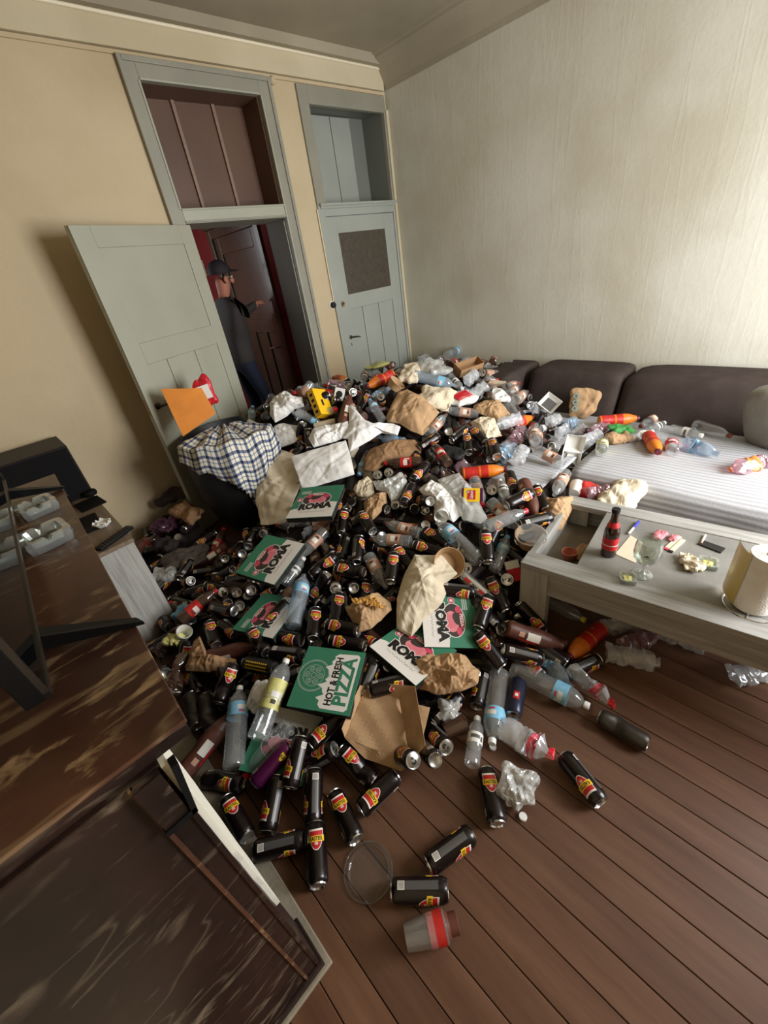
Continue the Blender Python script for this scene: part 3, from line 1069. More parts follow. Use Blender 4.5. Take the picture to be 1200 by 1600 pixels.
for x, dx in ((0.20, -0.07), (1.13, -0.03)):
    b = MB()
    # blade foot: towards the room and towards the wall
    P = [(x, 0.0, 0.012), (x + dx, -0.135, -0.052), (x + dx * 0.8, -0.13, -0.054)]
    pts = [(x - .018, 0.02, 0.004), (x + .018, 0.02, 0.004), (x + .018 + dx, -0.135, -0.047), (x - .006 + dx, -0.142, -0.047), (x - .018, 0.02, -0.03), (x + .018, 0.02, -0.03), (x + .018 + dx, -0.135, -0.0545), (x - .006 + dx, -0.142, -0.0545)]
    b.add(pts, [(0, 1, 2, 3), (7, 6, 5, 4), (0, 4, 5, 1), (1, 5, 6, 2), (2, 6, 7, 3), (3, 7, 4, 0)], 'black_plastic')
    pts = [(x - .018, 0.0, 0.004), (x + .018, 0.0, 0.004), (x + .018, 0.13, -0.047), (x - .006, 0.135, -0.047), (x - .018, 0.0, -0.03), (x + .018, 0.0, -0.03), (x + .018, 0.13, -0.0545), (x - .006, 0.135, -0.0545)]
    b.add(pts, [(3, 2, 1, 0), (4, 5, 6, 7), (1, 5, 4, 0), (2, 6, 5, 1), (3, 7, 6, 2), (0, 4, 7, 3)], 'black_plastic')
    b.build('foot', tv)


def ashtray(loc, rz, s, h, label, mat='glass_thick', green=False):
    o = tag(empty('ashtray', loc, rz), label, 'ashtray')
    b = MB()
    k = s / 2
    # outer wall, thick rim with notches, inner basin
    def ring(r, z, nt=0.0):
        out = []
        for i in range(32):
            a = 2 * math.pi * i / 32
            c, q = math.cos(a), math.sin(a)
            m = (abs(c) ** 7 + abs(q) ** 7) ** (-1 / 7)
            out.append((r * m * c, r * m * q, z - nt * (1 if i % 8 == 0 else 0)))
        return out
    rings = [ring(k * .92, 0), ring(k, h * .5), ring(k * .97, h, h * .3), ring(k * .72, h, h * .3), ring(k * .62, h * .3)]
    v = sum(rings, [])
    f = []
    for i in range(4):
        for j in range(32):
            f.append((i * 32 + j, i * 32 + (j + 1) % 32, (i + 1) * 32 + (j + 1) % 32, (i + 1) * 32 + j))
    f.append(tuple(range(32))[::-1])
    f.append(tuple(range(128, 160)))
    b.add(v, f, mat)
    b.build('glass_dish', o)
    a = MB()
    vv, fc = crumpled(s * .26, s * .26, .003, 5, .002, 5)
    a.add([(p[0], p[1], p[2] + h * .3 + .004) for p in vv], fc, 'label_yellow' if green else 'ink_grey')
    a.build('ash', o)
    return o


ashtray((-0.050, 1.60, 1.1), 0.15, 0.105, 0.034, 'square clear glass ashtray on the mantel, the one nearer the speaker')
ashtray((-0.062, 1.335, 1.1), 0.1, 0.115, 0.036, 'square clear glass ashtray on the mantel, the one nearer the camera')

# low grey cabinet between the fireplace and the back wall
cab = tag(empty('low_cabinet', (-0.1, 2.75, 0)), 'low grey oak cabinet between fireplace and back wall', 'cabinet')
I5 = cab.matrix_world.inverted()
CX = 0.186
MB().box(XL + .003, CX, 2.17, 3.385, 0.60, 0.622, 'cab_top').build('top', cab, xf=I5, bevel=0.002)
MB().box(XL + .003, CX - .004, 2.18, 2.20, 0.0, 0.60, 'grey_oak_z').build('side_panel', cab, xf=I5)
MB().box(XL + .003, CX - .004, 3.36, 3.38, 0.0, 0.60, 'grey_oak_z').build('side_panel', cab, xf=I5)
MB().box(XL + .003, CX - .03, 2.20, 3.36, 0.04, 0.59, 'grey_oak_z').build('body', cab, xf=I5)
for y0, y1 in ((2.205, 2.775), (2.785, 3.355)):
    d = MB().box(CX - .026, CX - .006, y0, y1, 0.06, 0.592, 'grey_oak_z').build('cabinet_door', cab, xf=I5)
    b = MB()
    b.tube([(CX - .006, y1 - .06 if y0 < 2.5 else y0 + .06, .40), (CX + .012, y1 - .06 if y0 < 2.5 else y0 + .06, .40)], 0.008, 8, 'iron')
    b.build('door_knob', d)

# black loudspeaker box leaning on the cabinet end
sp = tag(empty('speaker_box', (-0.02, 3.19, 0.622), 0.0), 'black speaker box standing on the low cabinet in the corner', 'speaker')
MB().box(-0.30, 0.215, -0.17, 0.17, 0.0, 0.33, 'speaker_black').build('cabinet_shell', sp, bevel=0.006)
MB().box(-0.29, 0.205, -0.178, -0.17, 0.012, 0.318, 'black_matte').build('grille', sp)
b = MB()
for i in range(5):
    b.box(0.02, 0.09, -0.1795, -0.1785, 0.05 + i * .014, 0.056 + i * .014, 'ink_grey')
b.build('printed_badge', sp)

# things on the cabinet
p0, p1 = at(152, 858, 0.635), at(203, 822, 0.635)
ang = math.atan2(p1[1] - p0[1], p1[0] - p0[0])
c = (p0 + p1) / 2
rm = tag(empty('remote_control', (c[0], c[1], 0.622), ang), 'black remote control lying on the corner of the low cabinet', 'remote control')
L = min(0.22, np.linalg.norm(p1 - p0)) / 2
MB().box(-L, L, -0.024, 0.024, 0.0, 0.017, 'black_plastic').build('remote_body', rm, bevel=0.004)
b = MB()
for i in range(10):
    for j in range(3):
        b.box(-L + .02 + i * .017, -L + .03 + i * .017, -0.016 + j * .012, -0.008 + j * .012, 0.017, 0.0195, 'alu_dark')
b.build('buttons', rm)
c = at(162, 822, 0.622)
ds = tag(empty('foil_dish', (c[0], c[1], 0.622)), 'small crumpled white foil dish beside the remote control', 'dish')
b = MB()
b.lathe([(0, 0.003), (0.028, 0.003), (0.045, 0.026), (0.043, 0.028), (0.026, 0.007), (0, 0.007)], 22, 'foam_white')
b.build('dish_body', ds, deform=lambda p: Vector((p.x * (1 + .12 * math.sin(p.y * 160)), p.y * (1 + .1 * math.sin(p.x * 190)), p.z * (1 + .25 * math.sin(p.x * 220 + p.y * 150)))))
b = MB()
v, f = crumpled(.02, .018, .008, 3, .008, 5)
b.add([(a, q, w + .018) for a, q, w in v], f, 'crumb_white')
b.build('crumpled_scrap', ds)
c = at(122, 781, 0.622)
hp = tag(empty('headphones', (c[0], c[1], 0.63)), 'black headphones lying on the low cabinet before the speaker', 'headphones')
b = MB()
b.tube([(0.075 * math.cos(t), 0.075 * math.sin(t), 0.02 + 0.012 * math.sin(t)) for t in np.linspace(-0.3, math.pi + .3, 14)], 0.009, 8, 'black_matte')
b.build('headband', hp, smooth=True)
for s in (-1, 1):
    b = MB()
    b.lathe([(0, 0.0), (0.036, 0.002), (0.04, 0.014), (0.034, 0.03), (0, 0.032)], 16, 'black_matte', Matrix.Translation((s * .072, -.03, 0)))
    b.build('ear_cup', hp, smooth=True)
c = at(143, 787, 0.622)
MB().box(-0.07, 0.07, -0.09, 0.09, 0, 0.006, 'black_matte')
o = MB().box(-0.075, 0.06, -0.085, 0.085, 0, 0.007, 'black_matte').build('mouse_pad', xf=Matrix.Translation((c[0], c[1], .622)) @ Matrix.Rotation(.1, 4, 'Z'))
tag(o, 'dark square mat on the low cabinet under the headphones', 'mat')
c = at(134, 822, 0.622)
o = MB().box(-0.05, 0.07, -0.11, 0.12, 0, 0.01, 'black_plastic').build('notebook_computer', xf=Matrix.Translation((c[0], c[1], .622)) @ Matrix.Rotation(-.05, 4, 'Z'), bevel=.003)
tag(o, 'closed dark slim device on the low cabinet against the mantel', 'device')

# ================================================================== SOFA
so = tag(empty('corner_sofa', (2.8, 0.8, 0)), 'dark brown corner sofa with grey striped throws over its seats', 'sofa')
I6 = so.matrix_world.inverted()
SZ = 0.41


def cushion(name, x0, x1, y0, y1, z0, z1, mat, e=7.0, n=10, shear=0.0, parent=so, puff=0.0):
    v, f = soft_box((x1 - x0) / 2, (y1 - y0) / 2, (z1 - z0) / 2, n, e, puff)
    cx, cy, cz = (x0 + x1) / 2, (y0 + y1) / 2, (z0 + z1) / 2
    v = [(p[0] + cx + shear * (p[2] + (z1 - z0) / 2), p[1] + cy, p[2] + cz) for p in v]
    b = MB().add(v, f, mat)
    o = b.build(name, parent, smooth=True, xf=I6)
    return o


MB().box(2.26, 3.6, -1.15, 0.885, 0.07, 0.24, 'sofa_base').build('base', so, xf=I6, bevel=.02)
MB().box(1.88, 3.6, 0.905, 2.0, 0.07, 0.24, 'sofa_base').build('base', so, xf=I6, bevel=.02)
for x, y in ((2.32, -1.1), (2.32, 0.8), (1.95, 1.0), (1.95, 1.9), (3.5, -1.1), (3.5, 1.9)):
    b = MB()
    b.lathe([(0, 0), (0.025, 0), (0.03, 0.07), (0, 0.07)], 10, 'black_plastic', Matrix.Translation((x, y, 0)))
    b.build('leg', so, xf=I6)
cushion('seat_cushion', 2.24, 3.2, -1.15, 0.885, 0.16, SZ - 0.006, 'sofa_fabric', 12)
cushion('seat_cushion', 1.86, 3.2, 0.905, 1.78, 0.16, SZ - 0.006, 'sofa_fabric', 12)


def backrest(y0, y1):
    cushion('back_cushion', 3.08, 3.46, y0, y1, 0.36, 0.705, 'sofa_fabric', 9.0, 14, shear=0.42)


backrest(-0.95, 0.975)
backrest(0.985, 1.69)
cushion('backrest_frame', 3.5, 3.645, -1.15, 2.0, 0.1, 0.60, 'sofa_fabric', 12)
cushion('back_cushion', 2.95, 3.55, 1.74, 2.03, 0.30, 0.705, 'sofa_fabric', 8.0, 14)


def throw(name, x0, x1, y0, y1, zt, zb, mat, seed):
    """a cloth over the seat that folds down over its front edge"""
    nu, nv = 46, 40
    dep = x1 - x0
    drop = zt - zb
    tot = dep + drop
    v, uvs = [], []
    r = 0.05
    for i in range(nu + 1):
        s = i / nu * tot          # from the back (x1) forwards, then down
        for j in range(nv + 1):
            y = y0 + (y1 - y0) * j / nv
            if s < dep - r:
                x, z = x1 - s, zt
            elif s < dep - r + r * math.pi / 2:
                a = (s - dep + r) / r
                x, z = x0 + r - r * math.sin(a), zt - r + r * math.cos(a)
            else:
                q = s - (dep - r + r * math.pi / 2)
                x, z = x0 - 0.035 * (1 - math.exp(-q * 14)) * (0.5 + noise.noise(Vector((y * 4, q * 2, seed)))), zt - r - q
            w = noise.noise(Vector((x * 3.1, y * 3.1, seed))) * 0.010 + noise.noise(Vector((x * 9, y * 5 + z * 6, seed + 4))) * 0.005
            v.append((x - (0.6 * w if s > dep else 0), y, z + (w if s < dep else 0) + 0.006))
            uvs.append((s, y - y0))
    f = [(i * (nv + 1) + j, i * (nv + 1) + j + 1, (i + 1) * (nv + 1) + j + 1, (i + 1) * (nv + 1) + j) for i in range(nu) for j in range(nv)]
    b = MB().add(v, f, mat)
    o = b.build(name, so, smooth=True, xf=I6, uv=lambda k: uvs[k])
    m = o.modifiers.new('cloth', 'SOLIDIFY')
    m.thickness = 0.006
    m.offset = 1
    return o


throw('throw_cover', 2.225, 3.12, -1.15, 0.875, SZ, 0.13, 'throw_cover', 1.0)
throw('throw_cover', 1.845, 3.12, 0.912, 1.74, SZ, 0.15, 'throw_cover_b', 5.0)

# leather cushion at the picture's edge
p = at(1200, 660, 0.52)
v, f = soft_box(0.24, 0.09, 0.21, 12, 3.2, 0.0)
vv = []
for q in v:
    k = noise.noise(Vector(q) * 14) * .010 + noise.noise(Vector(q) * 32) * .004
    t = 1 - 0.45 * (abs(q[0]) / .24) ** 3
    vv.append((q[0], q[1] * t + k, q[2] * (1 + .06 * (abs(q[0]) / .24) ** 2)))
cu_ = MB().add(vv, f, 'leather_grey').build('leather_cushion', smooth=True, xf=Matrix.Translation((2.95, 0.02, 0.585)) @ Matrix.Rotation(math.radians(70), 4, 'Z') @ Matrix.Rotation(math.radians(-22), 4, 'X'))
tag(cu_, 'grey wrinkled leather cushion leaning on the sofa back', 'cushion')

# ================================================================== COFFEE TABLE
TD = unit(np.array([0.115, -0.993, 0]))        # along the table, towards the window
TW = np.array([-TD[1], TD[0], 0])              # across, towards the sofa
T0 = np.array([1.308, 0.685, 0])
txf = frame(T0, TD, TW, (0, 0, 1))
tb = tag(empty('coffee_table', xf=txf), 'grey oak coffee table with a slid-open stone grey top', 'coffee table')
TL, TWD, TH = 1.25, 0.645, 0.42
b = MB().box(0, TL, 0, 0.095, TH - 0.03, TH, 'grey_oak_x').build('side_rail', tb, bevel=.002)
b = MB().box(0, TL, TWD - 0.085, TWD, TH - 0.03, TH, 'grey_oak_x').build('side_rail', tb, bevel=.002)
MB().box(0.03, TL - .03, 0.012, 0.032, TH - 0.15, TH - 0.03, 'grey_oak_x').build('apron', tb)
MB().box(0.03, TL - .03, TWD - 0.032, TWD - 0.012, TH - 0.15, TH - 0.03, 'grey_oak_x').build('apron', tb)
MB().box(0.0, 0.026, 0.095, TWD - 0.085, TH - 0.15, TH - 0.012, 'grey_oak').build('end_board', tb)
MB().box(TL - .026, TL, 0.095, TWD - 0.085, TH - 0.15, TH - 0.012, 'grey_oak').build('end_board', tb)
MB().box(0.02, TL - .02, 0.03, TWD - 0.03, TH - 0.15, TH - 0.135, 'table_inside').build('tray_bottom', tb)
MB().box(0.205, 1.12, 0.085, TWD - 0.075, TH - 0.028, TH - 0.004, 'concrete').build('sliding_top', tb, bevel=.002)
for x0 in (0.0, TL - 0.12):
    for y0 in (0.0, TWD - 0.06):
        MB().box(x0, x0 + 0.12, y0 + .003, y0 + 0.06, 0.0, TH - 0.03, 'grey_oak_z').build('leg', tb, bevel=.003)


def on_table(px, py, dz=0.0):
    p = at(px, py, TH - 0.004 + dz)
    return (p[0], p[1], TH - 0.004 + dz)


# brown beer bottle with a red label
o = tag(empty('beer_bottle', on_table(950, 866)), 'brown glass beer bottle with red label standing on the coffee table', 'bottle')
R0 = 0.0305
b = MB().lathe([(0, 0.002), (R0 * .9, 0), (R0, 0.006), (R0, 0.118), (R0 * .93, 0.135), (R0 * .6, 0.165), (R0 * .46, 0.185), (R0 * .43, 0.218), (R0 * .5, 0.22), (R0 * .5, 0.23), (0, 0.23)], 24, 'amber_glass')
b.build('glass_body', o, smooth=True)
MB().lathe([(R0 + .0004, 0.04), (R0 + .0004, 0.062, 'ink_white'), (R0 + .0004, 0.066), (R0 + .0004, 0.10)], 24, 'ink_red').build('front_label', o, smooth=True)
MB().lathe([(R0 * .80, 0.150), (R0 * .62, 0.166), (R0 * .56, 0.172)], 24, 'ink_red').build('neck_label', o, smooth=True)
MB().lathe([(R0 * .51, 0.216), (R0 * .53, 0.224), (R0 * .5, 0.2325), (0, 0.233)], 20, 'hole_dark').build('mouth_ring', o, smooth=True)

# goblet
o = tag(empty('beer_glass', on_table(1003, 898)), 'empty stemmed goblet with a dark print standing on the coffee table', 'glass')
b = MB().lathe([(0, 0.004), (0.036, 0.002), (0.037, 0.004), (0.012, 0.009), (0.0055, 0.016), (0.005, 0.052), (0.01, 0.058), (0.03, 0.068), (0.044, 0.09), (0.0485, 0.115), (0.046, 0.145), (0.041, 0.168), (0.040, 0.168), (0.0455, 0.143), (0.047, 0.115), (0.042, 0.09), (0.028, 0.07), (0, 0.061)], 32, 'goblet_glass')
b.build('bowl_and_stem', o, smooth=True)
pr = MB()
r0 = 0.0487
c0 = math.atan2(-0.268, -1.497)
for pts in ([(-.008, .122), (.008, .122), (.009, .126), (.004, .128), (.002, .131), (-.002, .127), (-.008, .126)],):
    pr.add([(r0 * math.cos(c0 + q[0] / r0), r0 * math.sin(c0 + q[0] / r0), q[1]) for q in pts], [tuple(range(len(pts)))], 'ink_black')
for i in range(6):
    x0 = -.012 + i * .0045
    pr.add([(r0 * math.cos(c0 + q[0] / r0), r0 * math.sin(c0 + q[0] / r0), q[1]) for q in ((x0, .114), (x0 + .002, .114), (x0 + .002, .118), (x0, .118))], [(0, 1, 2, 3)], 'ink_black')
pr.build('printed_emblem', o)

ashtray(on_table(980, 907, .004), 0.4, 0.062, 0.022, 'small clear glass ashtray on the front edge of the coffee table', green=True)
ashtray(on_table(1105, 884), 0.2, 0.068, 0.024, 'clear glass ashtray beside the crumpled paper on the coffee table', green=True)


def table_sheet(name, quad, t, mat, label, cat, crumple=0.0):
    q = [at(a, c, TH - .004) for a, c in quad]
    c = sum(q) / 4
    z0 = TH - 0.004
    v = [(p[0] - c[0], p[1] - c[1], 0) for p in q] + [(p[0] - c[0], p[1] - c[1], t) for p in q]
    m = MB().add(v, [(3, 2, 1, 0), (4, 5, 6, 7), (0, 1, 5, 4), (1, 2, 6, 5), (2, 3, 7, 6), (3, 0, 4, 7)], mat)
    return tag(m.build(name, xf=Matrix.Translation((c[0], c[1], z0))), label, cat)


table_sheet('envelope', [(985, 837), (1004, 848), (993, 880), (961, 866)], .002, 'cream_paper', 'cream envelope lying between the beer bottle and the goblet', 'envelope')
pk = table_sheet('rolling_paper_packet', [(1097, 845), (1133, 858), (1126, 865), (1090, 851)], .006, 'ink_black', 'flat black packet with white print on the coffee table', 'packet')
p = [at(a, c, TH + .0025) for a, c in ((1104, 850), (1112, 853), (1110, 856), (1102, 853), (1116, 855), (1128, 859), (1126, 862), (1114, 858))]
I7 = pk.matrix_world.inverted()
b = MB()
for k in (0, 4):
    b.add([(q[0], q[1], TH - .004 + .0065) for q in p[k:k + 4]], [(0, 1, 2, 3)], 'ink_white')
b.build('white_print', pk, xf=I7)


def rod(name, a, c, r, mat, label, cat, z=TH - .004, parts=()):
    p0, p1 = at(*a, z + r), at(*c, z + r)
    d = p1 - p0
    L = np.linalg.norm(d)
    o = tag(empty(name, xf=frame(p0, unit(d), unit(np.cross((0, 0, 1), d)), (0, 0, 1))), label, cat)
    for nm, t0, t1, k, mt in parts:
        b = MB()
        b.tube([(t0 * L, 0, 0), ((t0 * .5 + t1 * .5) * L, 0, 0), (t1 * L, 0, 0)], r * k, 8, mt)
        b.build(nm, o, smooth=True)
    return o


rod('pen', (982, 834), (998, 815), .006, 'pen_blue', 'blue ballpoint pen with white barrel behind the envelope', 'pen', parts=(('barrel', 0, .5, .9, 'label_white'), ('pen_cap', .48, 1, 1.1, 'pen_blue')))
rod('cigarette', (1097, 846), (1102, 836), .0045, 'label_white', 'white cigarette stub standing beside the black packet', 'cigarette', parts=(('paper_tube', 0, 1, 1, 'label_white'), ('filter_tip', -.3, .02, 1.0, 'label_tan')))
for i, (a, c, lb) in enumerate((((1040, 858), (1062, 838), 'cream folded paper sachet by the goblet, uppermost of the sachets'), ((1047, 862), (1068, 843), 'cream folded paper sachet by the goblet, lower one with a dark end'))):
    p0, p1 = at(*a, TH), at(*c, TH)
    d = unit(p1 - p0)
    L = np.linalg.norm(p1 - p0)
    o = MB().box(0, L, -.008, .008, 0, .005, 'cream_paper').build('paper_sachet', xf=frame((p0[0], p0[1], TH - .004 + i * .0), d, unit(np.cross((0, 0, 1), d)), (0, 0, 1)))
    MB().box(-.001, .012, -.0085, .0085, -.0005 + .001, .0056, 'ink_black' if i else 'ink_pink').build('printed_end', o)
    tag(o, lb, 'sachet')
for q, sz, mt, lb in (((1030, 840), .026, 'ink_salmon', 'crumpled coral pink wrapper behind the goblet'), ((1051, 843), .018, 'ink_salmon', 'crumpled pink and white sweet wrapper beside the paper sachets')):
    v, f = crumpled(sz * 1.3, sz * .8, sz * .4, int(q[0]), .006, 6)
    p = on_table(*q)
    tag(MB().add([(a, c, w + sz * .45) for a, c, w in v], f, mt).build('sweet_wrapper', xf=Matrix.Translation(p)), lb, 'wrapper')
v, f = crumpled(.05, .032, .012, 11, .012, 8)
p = on_table(1077, 882)
tag(MB().add([(a, c, w + .016) for a, c, w in v], f, 'cream_paper').build('crumpled_paper', xf=Matrix.Translation(p) @ Matrix.Rotation(.4, 4, 'Z')), 'crumpled cream paper scrap beside the glass ashtray on the coffee table', 'paper')
p = at(889, 872, TH - .13)
o = MB().lathe([(0, 0), (0.022, 0), (0.034, 0.02), (0.036, 0.045), (0.033, 0.045), (0.031, 0.022), (0.02, 0.006), (0, 0.006)], 20, 'terracotta').build('clay_pot', smooth=True, xf=Matrix.Translation((p[0], p[1], TH - .1345)))
tag(o, 'small terracotta dish inside the open compartment of the coffee table', 'dish')
v, f = crumpled(.06, .03, .008, 21, .008, 6)
p = at(908, 862, TH - .12)
tag(MB().add(v, f, 'card').build('cardboard_scrap', xf=Matrix.Translation((p[0], p[1], TH - .122))), 'torn cardboard scrap inside the coffee table compartment', 'scrap')

# kitchen roll on its chrome stand
p = at(1172, 948, TH - .004)
o = tag(empty('kitchen_roll', (p[0], p[1], TH - .004)), 'kitchen paper roll standing on a chrome wire holder on the coffee table', 'kitchen roll')
b = MB()
b.tube([(0.078 * math.cos(t), 0.078 * math.sin(t), 0.004) for t in np.linspace(0, 2 * math.pi, 33)], 0.003, 6, 'chrome')
b.tube([(-0.076, 0, 0.004), (0.076, 0, 0.004)], 0.003, 6, 'chrome')
b.tube([(0, 0, 0.004), (0, 0, 0.30)], 0.004, 8, 'chrome')
b.build('wire_holder', o, smooth=True)
b = MB().lathe([(0.02, 0.012), (0.056, 0.012), (0.057, 0.02), (0.057, 0.225), (0.056, 0.232), (0.02, 0.232), (0.02, 0.012)], 32, 'roll_paper')
b.build('paper_roll', o, smooth=True)
b = MB()
vv = []
for i in range(11):
    a = math.radians(128 - i * 7)
    k = .0585 + .05 * (i / 10) ** 2
    for z in (.014, .228):
        vv.append((k * math.cos(a), k * math.sin(a), z))
b.add(vv, [(2 * i, 2 * i + 2, 2 * i + 3, 2 * i + 1) for i in range(10)], 'roll_film')
b.build('loose_wrapper', o, smooth=True)

# ================================================================== CANS, BOTTLES AND OTHER LITTER: one shape of each kind
KIND = {}


def kind(key, name, cat, L, r, root, parts, desc):
    KIND[key] = dict(name=name, cat=cat, L=L, r=r, root=root, parts=parts, desc=desc)


def wrap(mb, r, pts, faces, mat, a0=0.0, z0=0.0):
    mb.add([(r * math.cos(a0 + x / r), r * math.sin(a0 + x / r), z0 + y) for x, y in pts], faces, mat)


def strip(mb, r, xs, lo, hi, mat, a0, z0):
    v, f, nz = [], [], 7
    for x in xs:
        v += [(x, lo(x) + (hi(x) - lo(x)) * j / (nz - 1)) for j in range(nz)]
    f = [(nz * i + j, nz * (i + 1) + j, nz * (i + 1) + j + 1, nz * i + j + 1) for i in range(len(xs) - 1) for j in range(nz - 1)]
    wrap(mb, r, v, f, mat, a0, z0)


RCAN, LCAN = 0.033, 0.168


def can_meshes(body, deform=None, style='shield', tone='aluminium'):
    h = LCAN / 2
    seg = 24
    b = MB().lathe([(0.0265, -h + .004), (0.031, -h + .010), (RCAN, -h + .016), (RCAN, -h + .035), (RCAN, -h + .05), (RCAN, -h + .062), (RCAN, -h + .074), (RCAN, -h + .086), (RCAN, -h + .1), (RCAN, h - .045), (RCAN, h - .016), (0.030, h - .007), (0.027, h - .002)], seg, body)
    root = b.mesh('can_body', True, deform)
    lid = MB().lathe([(0.027, h - .0022), (0.0285, h), (0.027, h), (0.0255, h - .004), (0.024, h - .003), (0, h - .003)], seg, tone)
    lid.add([(0.008 + .008 * math.cos(t), .0095 * math.sin(t), h - .0022) for t in np.linspace(0, 2 * math.pi, 13)[:-1]], [tuple(range(12))], 'hole_dark')
    lid.add([(-.003 + .010 * math.cos(t), .0065 * math.sin(t), h - .0008) for t in np.linspace(0, 2 * math.pi, 13)[:-1]], [tuple(range(12))], 'aluminium')
    lid.add([(-.007 + .004 * math.cos(t), .004 * math.sin(t), h - .0005) for t in np.linspace(0, 2 * math.pi, 9)[:-1]], [tuple(range(8))], 'alu_dark')
    base = MB().lathe([(0.0265, -h + .0042), (0.0255, -h), (0.0235, -h), (0.021, -h + .005), (0.012, -h + .009), (0, -h + .010)], seg, 'aluminium')
    pr = MB()
    R1 = RCAN
    if style in ('shield', 'purple'):
        for a0 in (0.0, math.pi):
            w = .0245 if style == 'shield' else .012
            zc = h - .056 if style == 'shield' else h - .04
            tall = .028 if style == 'shield' else .013
            xs = np.linspace(-w, w, 9)
            top = lambda x, w=w, t=tall: t * (1 + .12 * (x / w) ** 2)
            bot = lambda x, w=w, t=tall: -t * 1.12 * (1 - (abs(x) / w) ** 2.3) + t * .25 * (abs(x) / w) ** 2
            if style == 'shield':
                strip(pr, R1 + .0003, xs, bot, top, 'ink_white', a0, zc)
                k = .92
                strip(pr, R1 + .0005, xs * k, lambda x: bot(x / k) * k, lambda x: top(x / k) * .80, 'ink_red', a0, zc)
                strip(pr, R1 + .0007, np.linspace(-.028, .028, 11), lambda x: -.0078 + 4 * x * x, lambda x: .0092 + 4 * x * x, 'ink_yellow', a0, zc)
                tv_, tf = text_mesh('KASTEEL', .0158, .0005)
                wrap(pr, R1 + .0009, [(x * .74, y * .95 + .0005 + 4 * x * x * .5) for x, y, _ in tv_], tf, 'ink_black', a0, zc)
                # small castle under the ribbon
                for q in ((-.005, -.0165, .0025, .007), (-.00125, -.0165, .0025, .0085), (.0025, -.0165, .0025, .007)):
                    wrap(pr, R1 + .0007, [(q[0], q[1]), (q[0] + q[2], q[1]), (q[0] + q[2], q[1] + q[3]), (q[0], q[1] + q[3])], [(0, 1, 2, 3)], 'ink_white', a0, zc)
            else:
                strip(pr, R1 + .0004, xs, bot, top, 'ink_yellow', a0, zc)
                tv_, tf = text_mesh('KA', .016, .0005)
                wrap(pr, R1 + .0007, [(x, y) for x, y, _ in tv_], tf, 'ink_black', a0, zc)
        a0 = -math.pi / 2
        xs = np.linspace(-.011, .011, 5)
        strip(pr, R1 + .0003, xs, lambda x: -h + .045, lambda x: h - .026, 'ink_grey', a0, 0)
        strip(pr, R1 + .0004, xs, lambda x: -h + .022, lambda x: -h + .043, 'ink_white', a0, 0)
        for i in range(7):
            x = -.0085 + i * .0026
            wrap(pr, R1 + .0006, [(x, -h + .024), (x + .0012, -h + .024), (x + .0012, -h + .041), (x, -h + .041)], [(0, 1, 2, 3)], 'ink_black', a0)
    elif style == 'zigzag':
        for j in range(3):
            for i in range(11):
                z = -h + .03 + i * .0105
                x0 = -.02 + j * .0145
                wrap(pr, R1 + .0004, [(x0, z), (x0 + .0036, z), (x0 + .0036 + .006, z + .00525), (x0 + .006, z + .00525)], [(0, 1, 2, 3)], 'ink_yellow')
                wrap(pr, R1 + .0004, [(x0 + .006, z + .00525), (x0 + .0096, z + .00525), (x0 + .0036, z + .0105), (x0, z + .0105)], [(0, 1, 2, 3)], 'ink_yellow')
    elif style == 'silver':
        strip(pr, R1 + .0004, np.linspace(-.008, .008, 5), lambda x: .02, lambda x: .055, 'ink_red', 0, 0)
        strip(pr, R1 + .0004, np.linspace(-.008, .008, 5), lambda x: -.06, lambda x: -.03, 'ink_red', 0, 0)
        strip(pr, R1 + .0004, np.linspace(-.004, .004, 3), lambda x: -.02, lambda x: .01, 'ink_grey', 0, 0)
    elif style == 'redmark':
        strip(pr, R1 + .0004, np.linspace(-.012, .012, 5), lambda x: -.005, lambda x: .028, 'ink_red', 0, 0)
        strip(pr, R1 + .0006, np.linspace(-.006, .006, 3), lambda x: .004, lambda x: .018, 'ink_white', 0, 0)
    parts = [('lid', lid.mesh('lid', True, deform)), ('base', base.mesh('base', True, deform))]
    if pr.v:
        parts.append(('printed_label', pr.mesh('printed_label', False, deform)))
    return root, parts


def dent(p):
    k = math.exp(-((p.z + .022) / .02) ** 2)
    return Vector((p.x * (1 - .30 * k) - .006 * k, p.y * (1 + .12 * k), p.z))


def bend(p):
    k = math.exp(-((p.z + .028) / .018) ** 2)
    return Vector((p.x - .012 * k, p.y * (1 - .18 * k) + .1 * p.z * p.z, p.z))


CANDESC = 'black beer can'
for key, df in (('can', None), ('can_dent', dent), ('can_bend', bend)):
    r_, p_ = can_meshes('can_black', df)
    kind(key, 'beer_can', 'can', LCAN, RCAN, r_, p_, CANDESC)
r_, p_ = can_meshes('can_purple', None, 'purple')
kind('purple', 'purple_can', 'can', LCAN, RCAN, r_, p_, 'purple beer can with yellow badge')
r_, p_ = can_meshes('can_silver', None, 'silver')
kind('silver', 'silver_can', 'can', LCAN, RCAN, r_, p_, 'silver can with red print')
r_, p_ = can_meshes('can_grey', dent, 'none')
kind('grey', 'grey_can', 'can', LCAN, RCAN, r_, p_, 'plain dark grey can')
r_, p_ = can_meshes('ink_black', None, 'zigzag')
kind('zig', 'zigzag_can', 'can', .20, .038, r_, p_, 'black can with yellow zigzag lines')
r_, p_ = can_meshes('can_blue', None, 'redmark')
kind('cola_can', 'cola_can', 'can', LCAN, RCAN, r_, p_, 'dark blue can with red mark')


